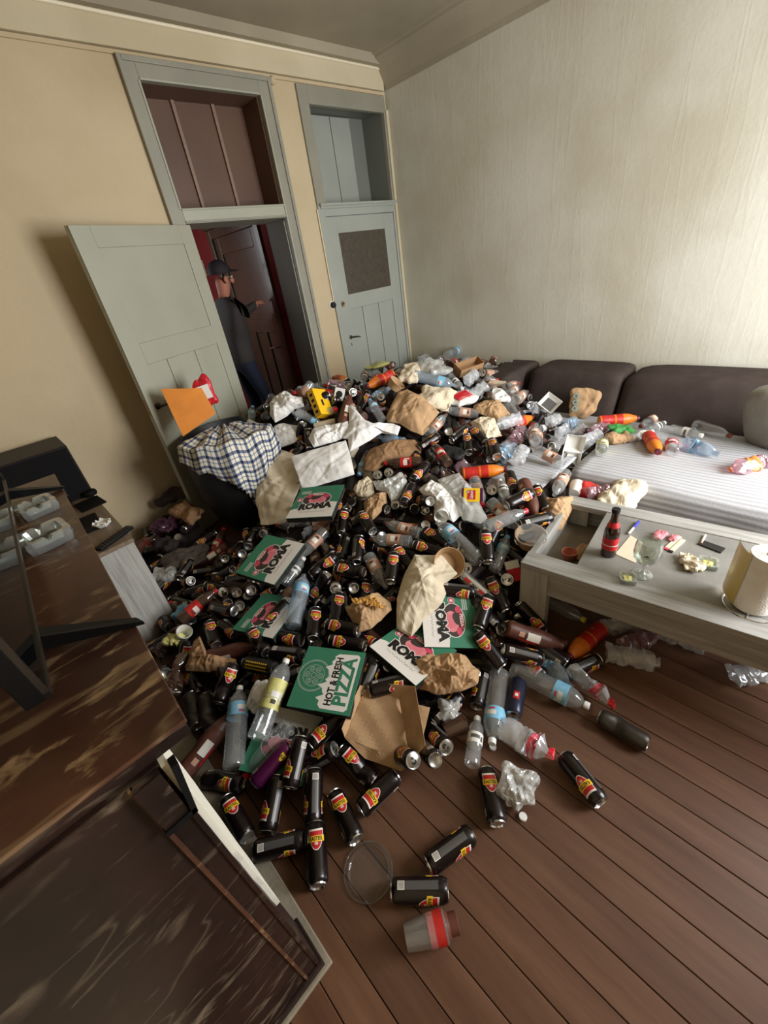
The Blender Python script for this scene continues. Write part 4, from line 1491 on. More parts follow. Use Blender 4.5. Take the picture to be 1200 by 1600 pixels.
def bottle_meshes(prof, mat, label, cap, seg=20, deform=None, z0=0.0, extra=None, capr=.0145):
    """prof (r, z) from base to neck; label (z0, z1, mat) sleeve; cap mat or None"""
    L = prof[-1][1]
    sh = -L / 2
    b = MB().lathe([(0, prof[0][1] + sh + .004)] + [(r, z + sh) for r, z in prof], seg, mat)
    root = b.mesh('bottle_body', True, deform)
    parts = []

    def rad(z):
        for (r0, a), (r1, c) in zip(prof[:-1], prof[1:]):
            if a <= z <= c and c > a:
                return r0 + (r1 - r0) * (z - a) / (c - a)
        return prof[0][0]

    for nm, a, c, m in (label or []):
        zs = np.linspace(a, c, 6)
        lb = MB().lathe([(rad(z) + .0007, z + sh) for z in zs], seg, m)
        if extra and nm == 'label':
            extra(lb, rad((a + c) / 2) + .0012, a + sh, c + sh)
        parts.append((nm, lb.mesh(nm, True, deform)))
    if cap:
        h = L / 2
        cp = MB().lathe([(capr, h - .016), (capr, h + .001), (capr * .9, h + .003), (0, h + .003)], 14, cap)
        parts.append(('cap', cp.mesh('cap', True, deform)))
    return root, parts


def ribbed(r, L, n, z0, z1, neck=.0135, shoulder=.07, deep=.0022):
    pr = [(r * .72, .0), (r * .95, .004), (r, .014)]
    for i in range(n):
        z = z0 + (z1 - z0) * i / n
        dz = (z1 - z0) / n
        pr += [(r, z), (r - deep, z + dz * .5)]
    pr += [(r, z1), (r, L - shoulder), (r * .9, L - shoulder * .72), (r * .55, L - shoulder * .36), (neck, L - .022), (neck, L)]
    return pr


def marks(mats):
    """small blocks of print on a label"""
    def ex(mb, r, a, c):
        for a0 in (0.0, math.pi):
            m0 = (a + c) / 2
            hgt = (c - a)
            strip(mb, r, np.linspace(-.018, .018, 5), lambda x: -hgt * .12, lambda x: hgt * .22, mats[0], a0, m0)
            strip(mb, r, np.linspace(-.012, .010, 4), lambda x: -hgt * .34, lambda x: -hgt * .2, mats[1], a0, m0)
            strip(mb, r, np.linspace(.021, .031, 3), lambda x: -hgt * .3, lambda x: hgt * .15, mats[2], a0, m0)
    return ex


def crush(seed, amt, flat=.55):
    off = Vector((seed * 3.1, seed * 1.7, seed * .9))

    def df(p):
        n = noise.noise_vector(p * 22 + off) * amt + noise.noise_vector(p * 55 + off) * amt * .45
        return Vector((p.x * flat, p.y * 1.15, p.z * .82 + .02 * math.sin(p.z * 25 + seed))) + n
    return df


WPR = ribbed(.0415, .315, 9, .03, .18, shoulder=.075)
for key, mt, lb, cp, dsc in (('water', 'pet', 'label_blue', 'cap_white', 'ribbed water bottle, blue label'), ('water_nocap', 'pet_blue', 'label_blue', None, 'uncapped ribbed water bottle'), ('yellowl', 'pet', 'label_yellow', 'cap_white', 'clear bottle with pale yellow label')):
    r_, p_ = bottle_meshes(WPR, mt, [('label', .185, .238, lb) if lb == 'label_blue' else ('label', .11, .225, lb)], cp, 22, None, extra=marks(['label_white', 'ink_pink' if lb == 'label_blue' else 'ink_brown', 'label_white']))
    kind(key, 'water_bottle' if lb == 'label_blue' else 'lemonade_bottle', 'bottle', .318, .0415, r_, p_, dsc)
r_, p_ = bottle_meshes(ribbed(.031, .205, 6, .02, .11, shoulder=.055), 'pet', [('label', .118, .148, 'label_blue')], 'cap_blue', 18, extra=marks(['label_white', 'label_white', 'label_white']))
kind('swater', 'small_water_bottle', 'bottle', .208, .031, r_, p_, 'small blue-capped water bottle')
r_, p_ = bottle_meshes(ribbed(.029, .185, 3, .02, .07, shoulder=.05), 'pet', [('label', .075, .115, 'label_white')], 'cap_white', 18, extra=marks(['ink_grey', 'label_white', 'ink_grey']))
kind('mini', 'small_plastic_bottle', 'bottle', .188, .029, r_, p_, 'small clear bottle with white cap')
TPR = [(.026, 0), (.033, .004), (.035, .02), (.034, .05), (.034, .13), (.034, .155), (.030, .178), (.018, .205), (.0135, .217), (.0135, .232)]
for key, mt, lb, cp, dsc in (('tan', 'pet', 'label_tan', 'cap_brown', 'clear bottle, pale brown label'), ('tan_red', 'pet', 'label_tan', 'cap_red', 'red-capped bottle, pale brown label'), ('tan_open', 'pet', 'label_tan', None, 'uncapped bottle, pale brown label'), ('cola', 'pet_brown', 'label_red', 'cap_red', 'brownish cola bottle with red cap'), ('clear_red', 'pet', None, 'cap_red', 'clear bottle with red cap'), ('clear_yel', 'pet', None, 'cap_yellow', 'clear bottle with yellow cap'), ('clear_brown', 'pet', None, 'cap_brown', 'large clear bottle, brown cap'), ('yel_small', 'pet', 'label_yellow', None, 'clear open bottle with yellow label'), ('pink_lab', 'pet', 'label_pink', None, 'clear open bottle with pink label')):
    r_, p_ = bottle_meshes(TPR, mt, [('label', .055, .128, lb)] if lb else [], cp, 20, extra=marks(['ink_white', 'ink_brown', 'label_tan' if lb == 'label_tan' else 'ink_white']))
    kind(key, 'cola_bottle' if key == 'cola' else 'soft_drink_bottle', 'bottle', .235, .035, r_, p_, dsc)
FPR = [(.028, 0), (.036, .007), (.0385, .036), (.035, .066), (.0345, .084), (.038, .1), (.0385, .168), (.034, .198), (.022, .228), (.018, .24), (.018, .256)]
r_, p_ = bottle_meshes(FPR, 'label_orange', [('label', .006, .150, 'label_red')], 'cap_maroon', 22, extra=marks(['ink_yellow', 'label_orange', 'ink_white']), capr=.0185)
kind('fruit', 'juice_bottle', 'bottle', .258, .0385, r_, p_, 'red and orange sleeved juice bottle')
r_, p_ = bottle_meshes(FPR, 'label_brown', [('label', .02, .19, 'label_brown')], 'cap_brown', 22, extra=marks(['ink_white', 'label_tan', 'ink_red']), capr=.0185)
kind('choc', 'chocolate_milk_bottle', 'bottle', .258, .0385, r_, p_, 'brown sleeved chocolate drink bottle')
for i, (key, mt, lb, cp, dsc) in enumerate((('cr_clear', 'pet_crush', None, None, 'crushed clear plastic bottle'), ('cr_red', 'pet_crush', 'label_pink', 'cap_red', 'crushed bottle with red label'), ('cr_pink', 'pet_pink', None, None, 'crushed pinkish plastic bottle'), ('cr_blue', 'pet_blue', 'label_blue', None, 'crushed bottle with blue label'), ('cr_orange', 'pet_pink', 'label_orange', 'cap_orange', 'crushed bottle with orange cap'), ('cr_brown', 'pet_brown', None, None, 'crushed brown tinted plastic bottle'))):
    pr_ = ribbed(.037, .24, 8, .03, .14, shoulder=.07, deep=.003)
    r_, p_ = bottle_meshes(pr_, mt, [('label', .10, .15, lb)] if lb else [], cp, 18, crush(i + 1.3, .016))
    kind(key, 'crushed_bottle', 'bottle', .20, .032, r_, p_, dsc)
# clear tumbler with a red band, open mouth
b = MB().lathe([(0, 0 - .06), (.028, -.06), (.03, -.055), (.036, .0), (.0365, .003), (.0375, .0035), (.0385, .052), (.037, .055)], 24, 'pet')
kind('cup_red', 'plastic_beaker', 'beaker', .15, .038, b.mesh('cup_body', True), [('label', MB().lathe([(.0372, .006), (.039, .05)], 24, 'label_red').mesh('label', True)), ('neck', MB().lathe([(.037, .055), (.026, .064), (.026, .088), (.023, .09), (0, .09)], 20, 'cap_brown').mesh('neck', True))], 'clear beaker with red label')
b = MB().lathe([(0, -.05), (.026, -.05), (.028, -.045), (.037, .045), (.039, .048), (.037, .05), (.0355, .046), (.026, -.04), (0, -.042)], 24, 'foam_white')
kind('cup_white', 'paper_cup', 'cup', .10, .038, b.mesh('cup_body', True), [('rim', MB().lathe([(.0375, .047), (.040, .049), (.0375, .052)], 24, 'cap_white').mesh('rim', True))], 'white paper cup')
b = MB().lathe([(0, -.045), (.028, -.045), (.03, -.04), (.036, .04), (.038, .043), (.036, .045), (.0345, .041), (.028, -.036), (0, -.038)], 24, 'pet_brown')
kind('cup_brown', 'brown_cup', 'cup', .09, .037, b.mesh('cup_body', True), [('rim', MB().lathe([(.0365, .042), (.039, .044), (.0365, .047)], 24, 'pet_brown').mesh('rim', True))], 'dark brown plastic cup')


def put(key, C, axis, roll=0.0, scale=1.0):
    """an object of that kind, centred at C, its axis from base to mouth along axis, its front turned to the camera by roll"""
    K = KIND[key]
    a = unit(axis)
    t = CAM - np.asarray(C)
    x = t - a * (t @ a)
    if np.linalg.norm(x) < 1e-3:
        x = np.cross(a, (0.3, 0.5, 0.8))
    x = unit(x)
    y = np.cross(a, x)
    cr, sr = math.cos(roll), math.sin(roll)
    x, y = x * cr + y * sr, y * cr - x * sr
    o = bpy.data.objects.new(K['name'], K['root'])
    COL.objects.link(o)
    o.matrix_world = frame(C, x, y, a) @ Matrix.Scale(scale, 4)
    for nm, me in K['parts']:
        c = bpy.data.objects.new(nm, me)
        COL.objects.link(c)
        c.parent = o
    return o

# ================================================================== THE HEAP
# pixel of the photograph, height of the litter there (metres)
HPTS = [(330, 1240, 0), (400, 1290, 0), (480, 1310, 0), (560, 1250, 0), (640, 1205, 0), (700, 1160, 0), (760, 1110, 0), (830, 1100, 0), (880, 1060, 0), (930, 1000, 0), (860, 965, .02),
        (400, 1180, .04), (460, 1120, .09), (540, 1150, .06), (620, 1100, .10), (700, 1050, .11), (780, 1020, .07), (820, 930, .16),
        (300, 1080, .04), (350, 1050, .09), (420, 1020, .14), (496, 980, .17), (543, 1005, .18), (640, 980, .18), (720, 960, .18), (780, 930, .18),
        (280, 980, .08), (330, 930, .12), (400, 900, .20), (480, 890, .23), (560, 900, .25), (640, 880, .28), (720, 870, .30), (800, 850, .31), (850, 830, .33),
        (250, 880, .08), (300, 850, .10), (360, 840, .14), (430, 830, .27), (520, 800, .35), (600, 800, .37), (680, 790, .40), (760, 780, .41), (840, 770, .41),
        (590, 720, .50), (660, 700, .53), (733, 692, .53), (802, 740, .45), (860, 700, .46), (890, 690, .41),
        (500, 720, .54), (430, 700, .58), (650, 645, .69), (560, 650, .72), (718, 650, .62), (790, 640, .60), (850, 640, .50),
        (600, 618, .80), (560, 606, .83), (525, 622, .82), (460, 648, .77), (410, 655, .74), (640, 586, .84), (700, 592, .79), (755, 595, .74)]
_hp = np.array([[*at(x, y, z)[:2], z] for x, y, z in HPTS])
_hp = np.vstack([_hp, [[0.1, 0.45, 0], [0.9, 0.3, 0], [1.5, 0.4, 0], [1.5, 3.3, .66], [3.5, 3.3, .58], [3.5, 2.3, .66], [2.2, 3.3, .62], [2.6, 2.6, .76], [0.25, 3.2, .05], [0.25, 2.4, .06], [0.05, 1.3, .03], [0.05, 1.9, .05], [0.6, 2.6, .08]]])


def _tps(d2):
    return np.where(d2 > 1e-12, 0.5 * d2 * np.log(d2 + 1e-12), 0.0)


_n = len(_hp)
_A = np.zeros((_n + 3, _n + 3))
_A[:_n, :_n] = _tps(((_hp[:, None, :2] - _hp[None, :, :2]) ** 2).sum(-1)) + np.eye(_n) * 0.004
_A[:_n, _n] = 1
_A[:_n, _n + 1:] = _hp[:, :2]
_A[_n:, :_n] = _A[:_n, _n:].T
_W = np.linalg.solve(_A, np.concatenate([_hp[:, 2], np.zeros(3)]))


def hh(P):
    P = np.atleast_2d(np.asarray(P, float))[:, :2]
    k = _tps(((P[:, None] - _hp[None, :, :2]) ** 2).sum(-1))
    z = k @ _W[:_n] + _W[_n] + P @ _W[_n + 1:]
    return np.clip(z, 0, 0.92)


def hnorm(p, e=0.06):
    q = np.array([[p[0] + e, p[1]], [p[0] - e, p[1]], [p[0], p[1] + e], [p[0], p[1] - e]])
    z = hh(q)
    return unit((-(z[0] - z[1]) / (2 * e), -(z[2] - z[3]) / (2 * e), 1.0))


def hit(px, py, lift=0.0):
    """where the line of sight meets the heap raised by lift"""
    d = ray(px, py)
    t = np.linspace(0.8, 5.5, 320)
    P = CAM + d[None] * t[:, None]
    f = P[:, 2] - hh(P) - lift
    k = np.argmax(f < 0)
    if not (f < 0).any():
        k = len(t) - 1
    wall = np.argmax((P[:, 0] > 3.55) | (P[:, 1] > 3.30))
    if wall and wall < k or not (f < 0).any():
        return P[wall]
    a, b_ = f[max(k - 1, 0)], f[k]
    tt = t[max(k - 1, 0)] + (t[k] - t[max(k - 1, 0)]) * (a / (a - b_ + 1e-9))
    return CAM + d * tt


def axis_for(C, dpx, n=None, mode='t', plen=0.0, L=0.168):
    """3-D direction at C whose picture direction is dpx; lying in the plane with normal n (t), or tipped towards (+) or away from (-) the camera"""
    v = unit(CAM - C)
    p0 = proj(C)
    # find u perpendicular to the sight line with that picture direction
    a = unit(np.cross(v, (0, 0, 1)))
    b_ = np.cross(v, a)
    ja = (proj(C + a * 1e-3) - p0)[:2] / 1e-3
    jb = (proj(C + b_ * 1e-3) - p0)[:2] / 1e-3
    s = np.linalg.solve(np.array([ja, jb]).T, np.asarray(dpx, float))
    u = unit(a * s[0] + b_ * s[1])
    if mode == 't':
        return unit(u - v * ((u @ n) / max(v @ n, 0.15)))
    pm = np.linalg.norm(s[0] * a + s[1] * b_) if plen else 0.0
    c = min(0.98, plen * np.linalg.norm(s) / np.linalg.norm(dpx) / L) if plen else 0.05
    sn = math.sqrt(1 - c * c)
    return unit(u * c + v * (sn if mode == '+' else -sn))


ROWS = """
can 497 1384 493 1284 0 f
can 556 1312 521 1239 10 f
can 396 1331 476 1311 80 f
can 492 1197 490 1281 80 t
can 435 1211 418 1300 60 t
can 476 1153 459 1229 60 t
can 388 1312 351 1245 10 f
can_dent 317 1217 384 1225 20 t
purple 396 1220 451 1160 20 t
can 620 1211 564 1265 10 f
can_dent 581 1222 524 1168 20 t
can 536 1125 491 1175 15 t
can 672 1152 698 1179 20 +
can 682 1205 660 1179 120 -
can 621 1195 649 1209 150 +
can 584 1075 626 1064 30 t
can 570 1088 590 1042 90 t
can_bend 588 1060 604 1040 90 +
can 533 831 537 796 10 -
can 588 840 559 798 25 t
can 541 839 533 875 60 +
can 557 881 561 840 50 t
can_dent 574 896 521 890 25 t
can 506 848 520 865 100 +
can 512 900 489 941 20 -
can 526 915 527 918 0 +
can 550 914 548 911 0 -
can 526 966 529 941 10 t
can 490 1008 494 952 10 t
can 565 988 509 976 10 t
can 571 1010 515 1000 5 t
can 419 992 476 1002 10 t
can_bend 415 1024 392 991 10 t
can 414 1018 478 1026 55 t
can 344 976 374 998 30 +
can 449 941 415 981 10 t
zig 369 1034 445 1049 10 t
can 459 1048 457 1045 0 -
can 370 926 368 924 0 -
can 354 941 353 939 0 -
can 373 949 372 946 0 -
can 394 926 393 924 0 -
can 352 874 350 871 0 -
can 378 866 375 864 0 -
can 388 855 399 834 70 -
can 611 900 614 876 0 t
can 638 882 620 860 30 t
tan_open 514 831 466 879 10 t
tan_open 574 860 610 925 10 t
tan 639 849 581 844 20 t
can 600 795 580 785 80 t
can 552 810 538 795 40 +
can_dent 500 890 512 880 10 t
can 466 1052 440 1062 120 t
tan 669 837 595 815 10 t
water_nocap 457 988 478 890 20 t
water 749 874 686 816 25 t
swater 771 892 793 836 10 t
clear_red 772 828 811 812 0 t
can 806 821 858 802 55 t
can 799 842 858 821 30 t
can 761 873 757 834 10 t
can 764 845 776 819 15 t
silver 758 931 724 901 0 t
can 731 895 730 891 60 +
can 792 911 791 908 60 +
can_dent 787 954 764 904 180 t
can 746 979 759 941 0 t
can 806 941 850 989 10 t
can 812 972 781 981 20 +
can 780 1029 750 989 0 t
can 781 1020 844 1036 75 t
choc 802 988 858 1006 10 t
can 695 920 735 924 30 t
can 682 862 658 855 10 t
can 691 845 670 832 30 t
can 670 790 655 788 0 -
can 635 792 620 790 0 +
cup_white 678 802 682 812 0 +
clear_yel 735 795 754 821 0 t
can 775 970 760 955 90 t
can 800 962 812 978 60 +
can 341 1016 326 968 5 t
cup_white 282 1002 288 988 0 +
grey 308 1138 297 1082 0 t
grey 336 1139 324 1088 40 t
choc 306 1192 351 1134 10 t
water 368 1199 377 1074 20 t
yellowl 419 1140 451 1050 10 t
clear_red 431 1151 402 1186 0 t
cr_brown 268 1080 292 1022 10 t
can 270 1065 271 1060 50 -
can 355 1070 345 1042 90 t
can_dent 352 1080 360 1058 10 t
can 422 1078 418 1070 0 -
can 290 955 298 972 80 t
can 335 948 370 955 100 t
choc 350 1022 380 1015 40 t
choc 799 1002 886 1012 10 f
fruit 939 985 893 1027 0 f
can 884 1060 928 1040 75 f
cr_blue 850 1027 878 1053 10 f
water 797 1045 912 1103 20 f
water 783 1050 771 1170 20 f
cola_can 814 1065 807 1108 0 f
can 758 1049 746 1108 65 f
mini 741 1191 749 1124 0 f
can 778 1289 758 1198 12 f
can 877 1178 935 1251 15 f
grey 935 1118 1011 1162 0 f
cr_red 796 1145 847 1172 0 f
cr_red 907 1062 939 1088 60 f
cr_clear 967 1024 1024 1034 0 f
cr_pink 981 1008 1021 996 0 f
cr_clear 958 986 989 983 40 f
cup_brown 690 1145 730 1127 0 f
can_bend 818 1021 840 1040 10 t
can 863 1040 837 1021 60 t
can_dent 688 1119 707 1100 90 f
can 668 1353 739 1301 78 f
can 611 1392 700 1391 68 f
cup_red 622 1469 712 1442 0 f
fruit 560 598 500 586 20 t
can 575 571 566 607 0 t
choc 596 586 626 562 10 t
fruit 620 584 566 610 0 t
swater 602 664 573 619 0 t
can 599 634 595 620 0 +
cola 707 739 660 679 10 t
can 704 691 734 668 40 t
can 733 715 728 676 0 t
can 758 694 737 673 20 t
can 776 721 767 691 0 t
tan 674 677 690 659 10 t
can 668 724 641 754 0 t
can 648 751 625 799 5 t
cola 653 725 612 727 0 t
can 611 742 608 738 60 +
can 593 746 590 742 60 +
can 652 793 650 789 0 -
can 662 791 663 788 0 -
fruit 734 742 783 737 20 t
can 793 730 806 772 8 t
clear_red 741 746 756 794 0 t
can 773 769 770 765 60 +
mini 791 785 779 751 0 t
can 842 802 830 772 0 t
can 807 788 819 782 10 t
tan 737 647 704 643 10 t
tan 837 698 837 662 10 t
tan_red 792 608 813 601 10 t
tan_open 798 629 825 617 10 t
cr_clear 648 568 680 553 0 t
water 690 559 725 543 10 t
cola 698 574 720 562 10 t
cola 764 580 776 548 10 t
clear_red 720 572 740 559 0 t
water_nocap 647 589 708 604 10 t
mini 704 590 720 607 0 t
cr_clear 735 593 744 584 20 t
can 756 587 752 583 60 +
cr_clear 750 608 735 620 10 t
cr_clear 708 629 717 620 30 t
can 702 674 699 686 20 -
can 624 584 618 589 20 +
can 660 698 678 686 90 t
can 534 815 536 791 5 t
can 552 818 582 800 40 t
can 815 815 842 808 80 t
can 777 827 768 809 20 t
tan_red 783 794 804 815 20 t
choc 672 812 681 806 20 +
can 510 620 486 629 40 t
choc 537 656 545 626 10 t
can 648 710 654 722 0 t
cr_clear 804 656 780 665 10 t
cr_pink 807 686 819 671 10 t
tan 788 623 811 601 10 t
tan 793 634 824 613 20 t
cr_clear 852 665 881 650 0 t
cr_clear 870 683 888 668 50 t
cr_blue 883 668 907 657 0 t
cr_clear 899 683 918 661 0 t
tan_red 837 700 833 665 10 t
tan_open 874 720 832 698 20 t
can 767 720 766 687 0 t
cr_blue 782 716 800 698 0 t
cr_clear 808 723 822 694 0 t
clear_red 804 650 793 632 10 t
cr_clear 830 639 859 635 10 t
fruit 943 663 995 659 10 s
cr_pink 925 672 951 661 10 s
tan 1033 646 993 668 10 s
mini 1013 674 1038 661 0 s
yel_small 937 715 945 674 10 s
fruit 1009 675 1031 711 10 s
pink_lab 1053 711 1048 676 10 s
cr_blue 1068 694 1108 705 10 s
clear_brown 1085 663 1140 681 120 s
mini 1059 672 1085 678 10 s
cr_clear 918 687 936 679 10 s
cr_orange 1196 720 1149 731 10 s
mini 991 683 1013 676 10 s
tan_open 881 745 870 767 10 t
can 821 775 826 797 10 t
can 844 802 832 775 0 t
can 855 797 804 822 60 t
clear_yel 853 937 904 964 0 f
choc 817 772 826 798 30 t
tan_open 868 752 884 774 0 z.37
cup_white 893 774 899 758 0 z.38
cr_pink 930 772 958 770 0 z.40
cr_clear 1050 992 1100 1008 0 f
cr_clear 1178 1052 1202 1048 0 f
can 236 930 262 905 60 t
can 245 955 268 985 60 t
can 283 905 300 880 90 t
cola 300 960 330 935 20 t
cr_brown 262 1010 285 990 0 t
mini 452 905 470 880 0 t
can 392 870 372 895 70 -
""".split('\n')

BLOCK = []        # things that litter must not pierce: (centre, normal, ex, ey, half x, half y)
LAND = []         # well visible things used to say where others lie: (phrase, world point)


def surface_frame(px, py, wpx, hpx, ang, lift, flat=0.35):
    """tangent frame of the heap, half sizes in metres from the size in the picture"""
    C = hit(px, py, lift)
    n = unit(hnorm(C) + np.array([0, 0, flat]))
    a = math.radians(ang)
    ex = axis_for(C, (math.cos(a), math.sin(a)), n)
    ey = np.cross(n, ex)
    p0 = proj(C)[:2]
    kx = np.linalg.norm(proj(C + ex * .02)[:2] - p0) / .02
    ky = np.linalg.norm(proj(C + ey * .02)[:2] - p0) / .02
    return C, n, ex, ey, wpx / 2 / kx, hpx / 2 / ky


def lump(name, cat, px, py, wpx, hpx, ang, thick, mat, seed, label, lift=0.04, amp=0.018, e=5.5, n=11, freq=24.0, C=None, flat=0.35, block=True, root=None, land=None):
    C0, nn, ex, ey, sx, sy = surface_frame(px, py, wpx, hpx, ang, lift, flat)
    if C is not None:
        C0 = np.asarray(C, float)
    v, f = crumpled(sx, sy, thick, seed, amp, n, e, freq)
    o = MB().add(v, f, mat).build(name, xf=frame(C0, ex, ey, nn))
    tag(o, label, cat)
    if block:
        BLOCK.append((C0, nn, ex, ey, sx, sy, thick))
    if land:
        LAND.append((land, C0))
    return o


# ---- pizza boxes
def pizza_box(pose, size, style, label, land, th=0.034):
    cx, cy, cz, rx, ry, rz = pose
    M = (Matrix.Translation((cx, cy, cz)) @ Matrix.Rotation(rx, 4, 'X') @ Matrix.Rotation(ry, 4, 'Y') @ Matrix.Rotation(rz, 4, 'Z'))
    o = tag(empty('pizza_box', xf=M), label, 'pizza box')
    h = size / 2
    b = MB()
    b.box(-h, h, -h, h, -th, -th + .003, 'card')
    for a in ((-h, h, -h, -h + .003), (-h, h, h - .003, h), (-h, -h + .003, -h, h), (h - .003, h, -h, h)):
        b.box(*a, -th, -.004, 'box_dark')
    b.build('tray', o)
    lid = MB().box(-h - .001, h + .001, -h - .001, h + .001, -.003, 0, 'ink_green' if style != 'white' else 'box_white').build('lid', o, bevel=.001)
    for x0 in (-.05, .015):
        MB().box(x0, x0 + .035, -h - .003, -h, -th, -.003, 'box_dark').build('tuck_tab', o)
    pr = MB()

    def poly(pts, mat, z):
        pr.add([(x * size, y * size, z) for x, y in pts], [tuple(range(len(pts)))], mat)

    def ell(cx, cy, rx, ry, mat, z, n=20, rot=0.0, a0=0, a1=2 * math.pi):
        t = np.linspace(a0, a1, n, endpoint=(a1 - a0) < 6.2)
        c, s = math.cos(rot), math.sin(rot)
        poly([(cx + rx * math.cos(q) * c - ry * math.sin(q) * s, cy + rx * math.cos(q) * s + ry * math.sin(q) * c) for q in t], mat, z)

    def ringline(cx, cy, r, w, mat, z, n=28, a0=0.0, a1=2 * math.pi):
        t = np.linspace(a0, a1, n + 1)
        v = []
        for q in t:
            v += [(size * (cx + r * math.cos(q)), size * (cy + r * math.sin(q)), z), (size * (cx + (r + w) * math.cos(q)), size * (cy + (r + w) * math.sin(q)), z)]
        pr.add(v, [(2 * i, 2 * i + 1, 2 * i + 3, 2 * i + 2) for i in range(n)], mat)

    def word(s, x, y, sz, mat, z, rot=0.0, wt=0.0, sx=1.0):
        tv_, tf = text_mesh(s, sz * size, wt * size)
        c, s_ = math.cos(rot), math.sin(rot)
        pr.add([(x * size + a * sx * c - b_ * s_, y * size + a * sx * s_ + b_ * c, z) for a, b_, _ in tv_], tf, mat)

    if style == 'fresh':
        rt = math.pi / 2
        # dripping white field, lettering, line drawing of a pizza
        pts = [(.02, -.46)]
        for i in range(9):
            y = -.46 + i * .098
            dx = (.02, -.05, .03, -.08, .02, .05, -.04, .04, .07)[i]
            pts += [(.0 + dx * .5, y + .01), (-.05 + dx, y + .05)]
        pts += [(.08, .42), (.40, .44), (.44, .40), (.44, -.42), (.40, -.46)]
        poly(pts, 'box_white', .0004)
        word('HOT & FRESH', .12, -.02, .155, 'ink_black', .0007, rt, .006, .82)
        word('PIZZA', .30, -.01, .30, 'ink_green', .0007, rt, .012, .93)
        for r in (.17, .24, .255):
            ringline(-.24, .02, r, .004, 'box_white', .0005)
        for i in range(6):
            a = i * 1.05
            ringline(-.24 + .11 * math.cos(a), .02 + .11 * math.sin(a), .04, .004, 'box_white', .0005, 14)
            ringline(-.24 + .11 * math.cos(a), .02 + .11 * math.sin(a), .018, .004, 'box_white', .0005, 10)
        ringline(-.24, .02, .04, .004, 'box_white', .0005, 14)
    else:
        # white foreground sweep over green, brown figure on a pink field, ROMA lettering
        pts = [(-.5, -.5), (.5, -.5), (.5, -.06), (.36, -.04), (.22, -.10), (.05, -.16), (-.15, -.15), (-.3, -.2), (-.42, -.22), (-.5, -.26)]
        poly(pts, 'box_white', .0003)
        ell(0, .07, .33, .215, 'box_white', .0004, 28)
        ell(0, .07, .315, .2, 'ink_brown', .0005, 28)
        ell(.03, .03, .2, .13, 'ink_salmon', .0006, 24)
        for i in range(6):
            poly([(-.12 + i * .012, -.04 + i * .026), (.17 - i * .006, -.04 + i * .026), (.17 - i * .006, -.032 + i * .026), (-.12 + i * .012, -.032 + i * .026)], 'ink_pink', .0007)
        ell(-.2, .17, .07, .055, 'ink_pink', .0008)
        ell(.21, .15, .075, .05, 'ink_pink', .0008)
        ell(0, .215, .17, .035, 'ink_pink', .0008)
        ell(-.02, .12, .12, .06, 'ink_brown', .0009, 18, .3)
        word('PIZZA', 0, .215, .085, 'ink_white', .0010, 0, .003)
        word('ROMA', .03, -.165, .25, 'box_white', .0010, .06, .03)
        word('ROMA', .03, -.165, .25, 'ink_black', .0013, .06, .016)
        # handwritten line under the name
        v, n_ = [], 46
        for i in range(n_ + 1):
            x = -.28 + .6 * i / n_
            y = -.335 + .018 * math.sin(i * 1.55) + .006 * math.sin(i * .7)
            v += [(x * size, y * size, .0006), (x * size, (y + .008) * size, .0006)]
        pr.add(v, [(2 * i, 2 * i + 2, 2 * i + 3, 2 * i + 1) for i in range(n_)], 'ink_grey')
        ell(-.38, .06, .065, .065, 'box_white', .0005)
        ell(-.38, .06, .058, .058, 'ink_pink', .0006)
        ell(-.38, .06, .03, .03, 'box_white', .0007)
        for i in range(3):
            poly([(-.42, .33 - i * .035), (-.20, .33 - i * .035), (-.20, .345 - i * .035), (-.42, .345 - i * .035)], 'box_white', .0004)
    pr.build('printed_design', lid)
    Mn = np.array(M.to_3x3())
    BLOCK.append((np.array([cx, cy, cz]), Mn[:, 2], Mn[:, 0], Mn[:, 1], h, h, th))
    LAND.append((land, np.array([cx, cy, cz])))
    return o


pizza_box((1.061, 1.848, .492, .037, -.167, -.992), .28, 'roma', 'green and white pizza box half under the white paper bag', 'bag-covered pizza box')
pizza_box((.649, 1.737, .392, .07, -.218, -1.28 + math.pi / 2), .27, 'roma', 'tilted green and white pizza box below the big cream paper bag', 'tilted pizza box')
pizza_box((.485, 1.585, .215, -.06, -.05, -1.197 + math.pi / 2), .255, 'roma', 'green pizza box under a large water bottle, behind the black zigzag can', 'bottle-topped pizza box')
pizza_box((.448, 1.051, .215, .111, -.129, -1.015), .26, 'fresh', 'green pizza box lettered hot and fresh pizza', 'hot-and-fresh pizza box')
pizza_box((1.00, .85, .215, .42, -.09, -.76 - math.pi / 2), .25, 'roma', 'green and white pizza box lying under the cream bag by the coffee table', 'pizza box by the table')
pizza_box((.787, .885, .20, .10, .175, -1.588), .265, 'roma', 'white fronted pizza box half buried beneath another pizza box and a kraft bag', 'half buried pizza box')
pizza_box((.196, 1.065, .075, .22, -.01, -2.58 - math.pi / 2), .25, 'roma', 'upside down pizza box under clear bottles near the fireplace', 'upside-down pizza box')
for i in (0, 4):
    pass

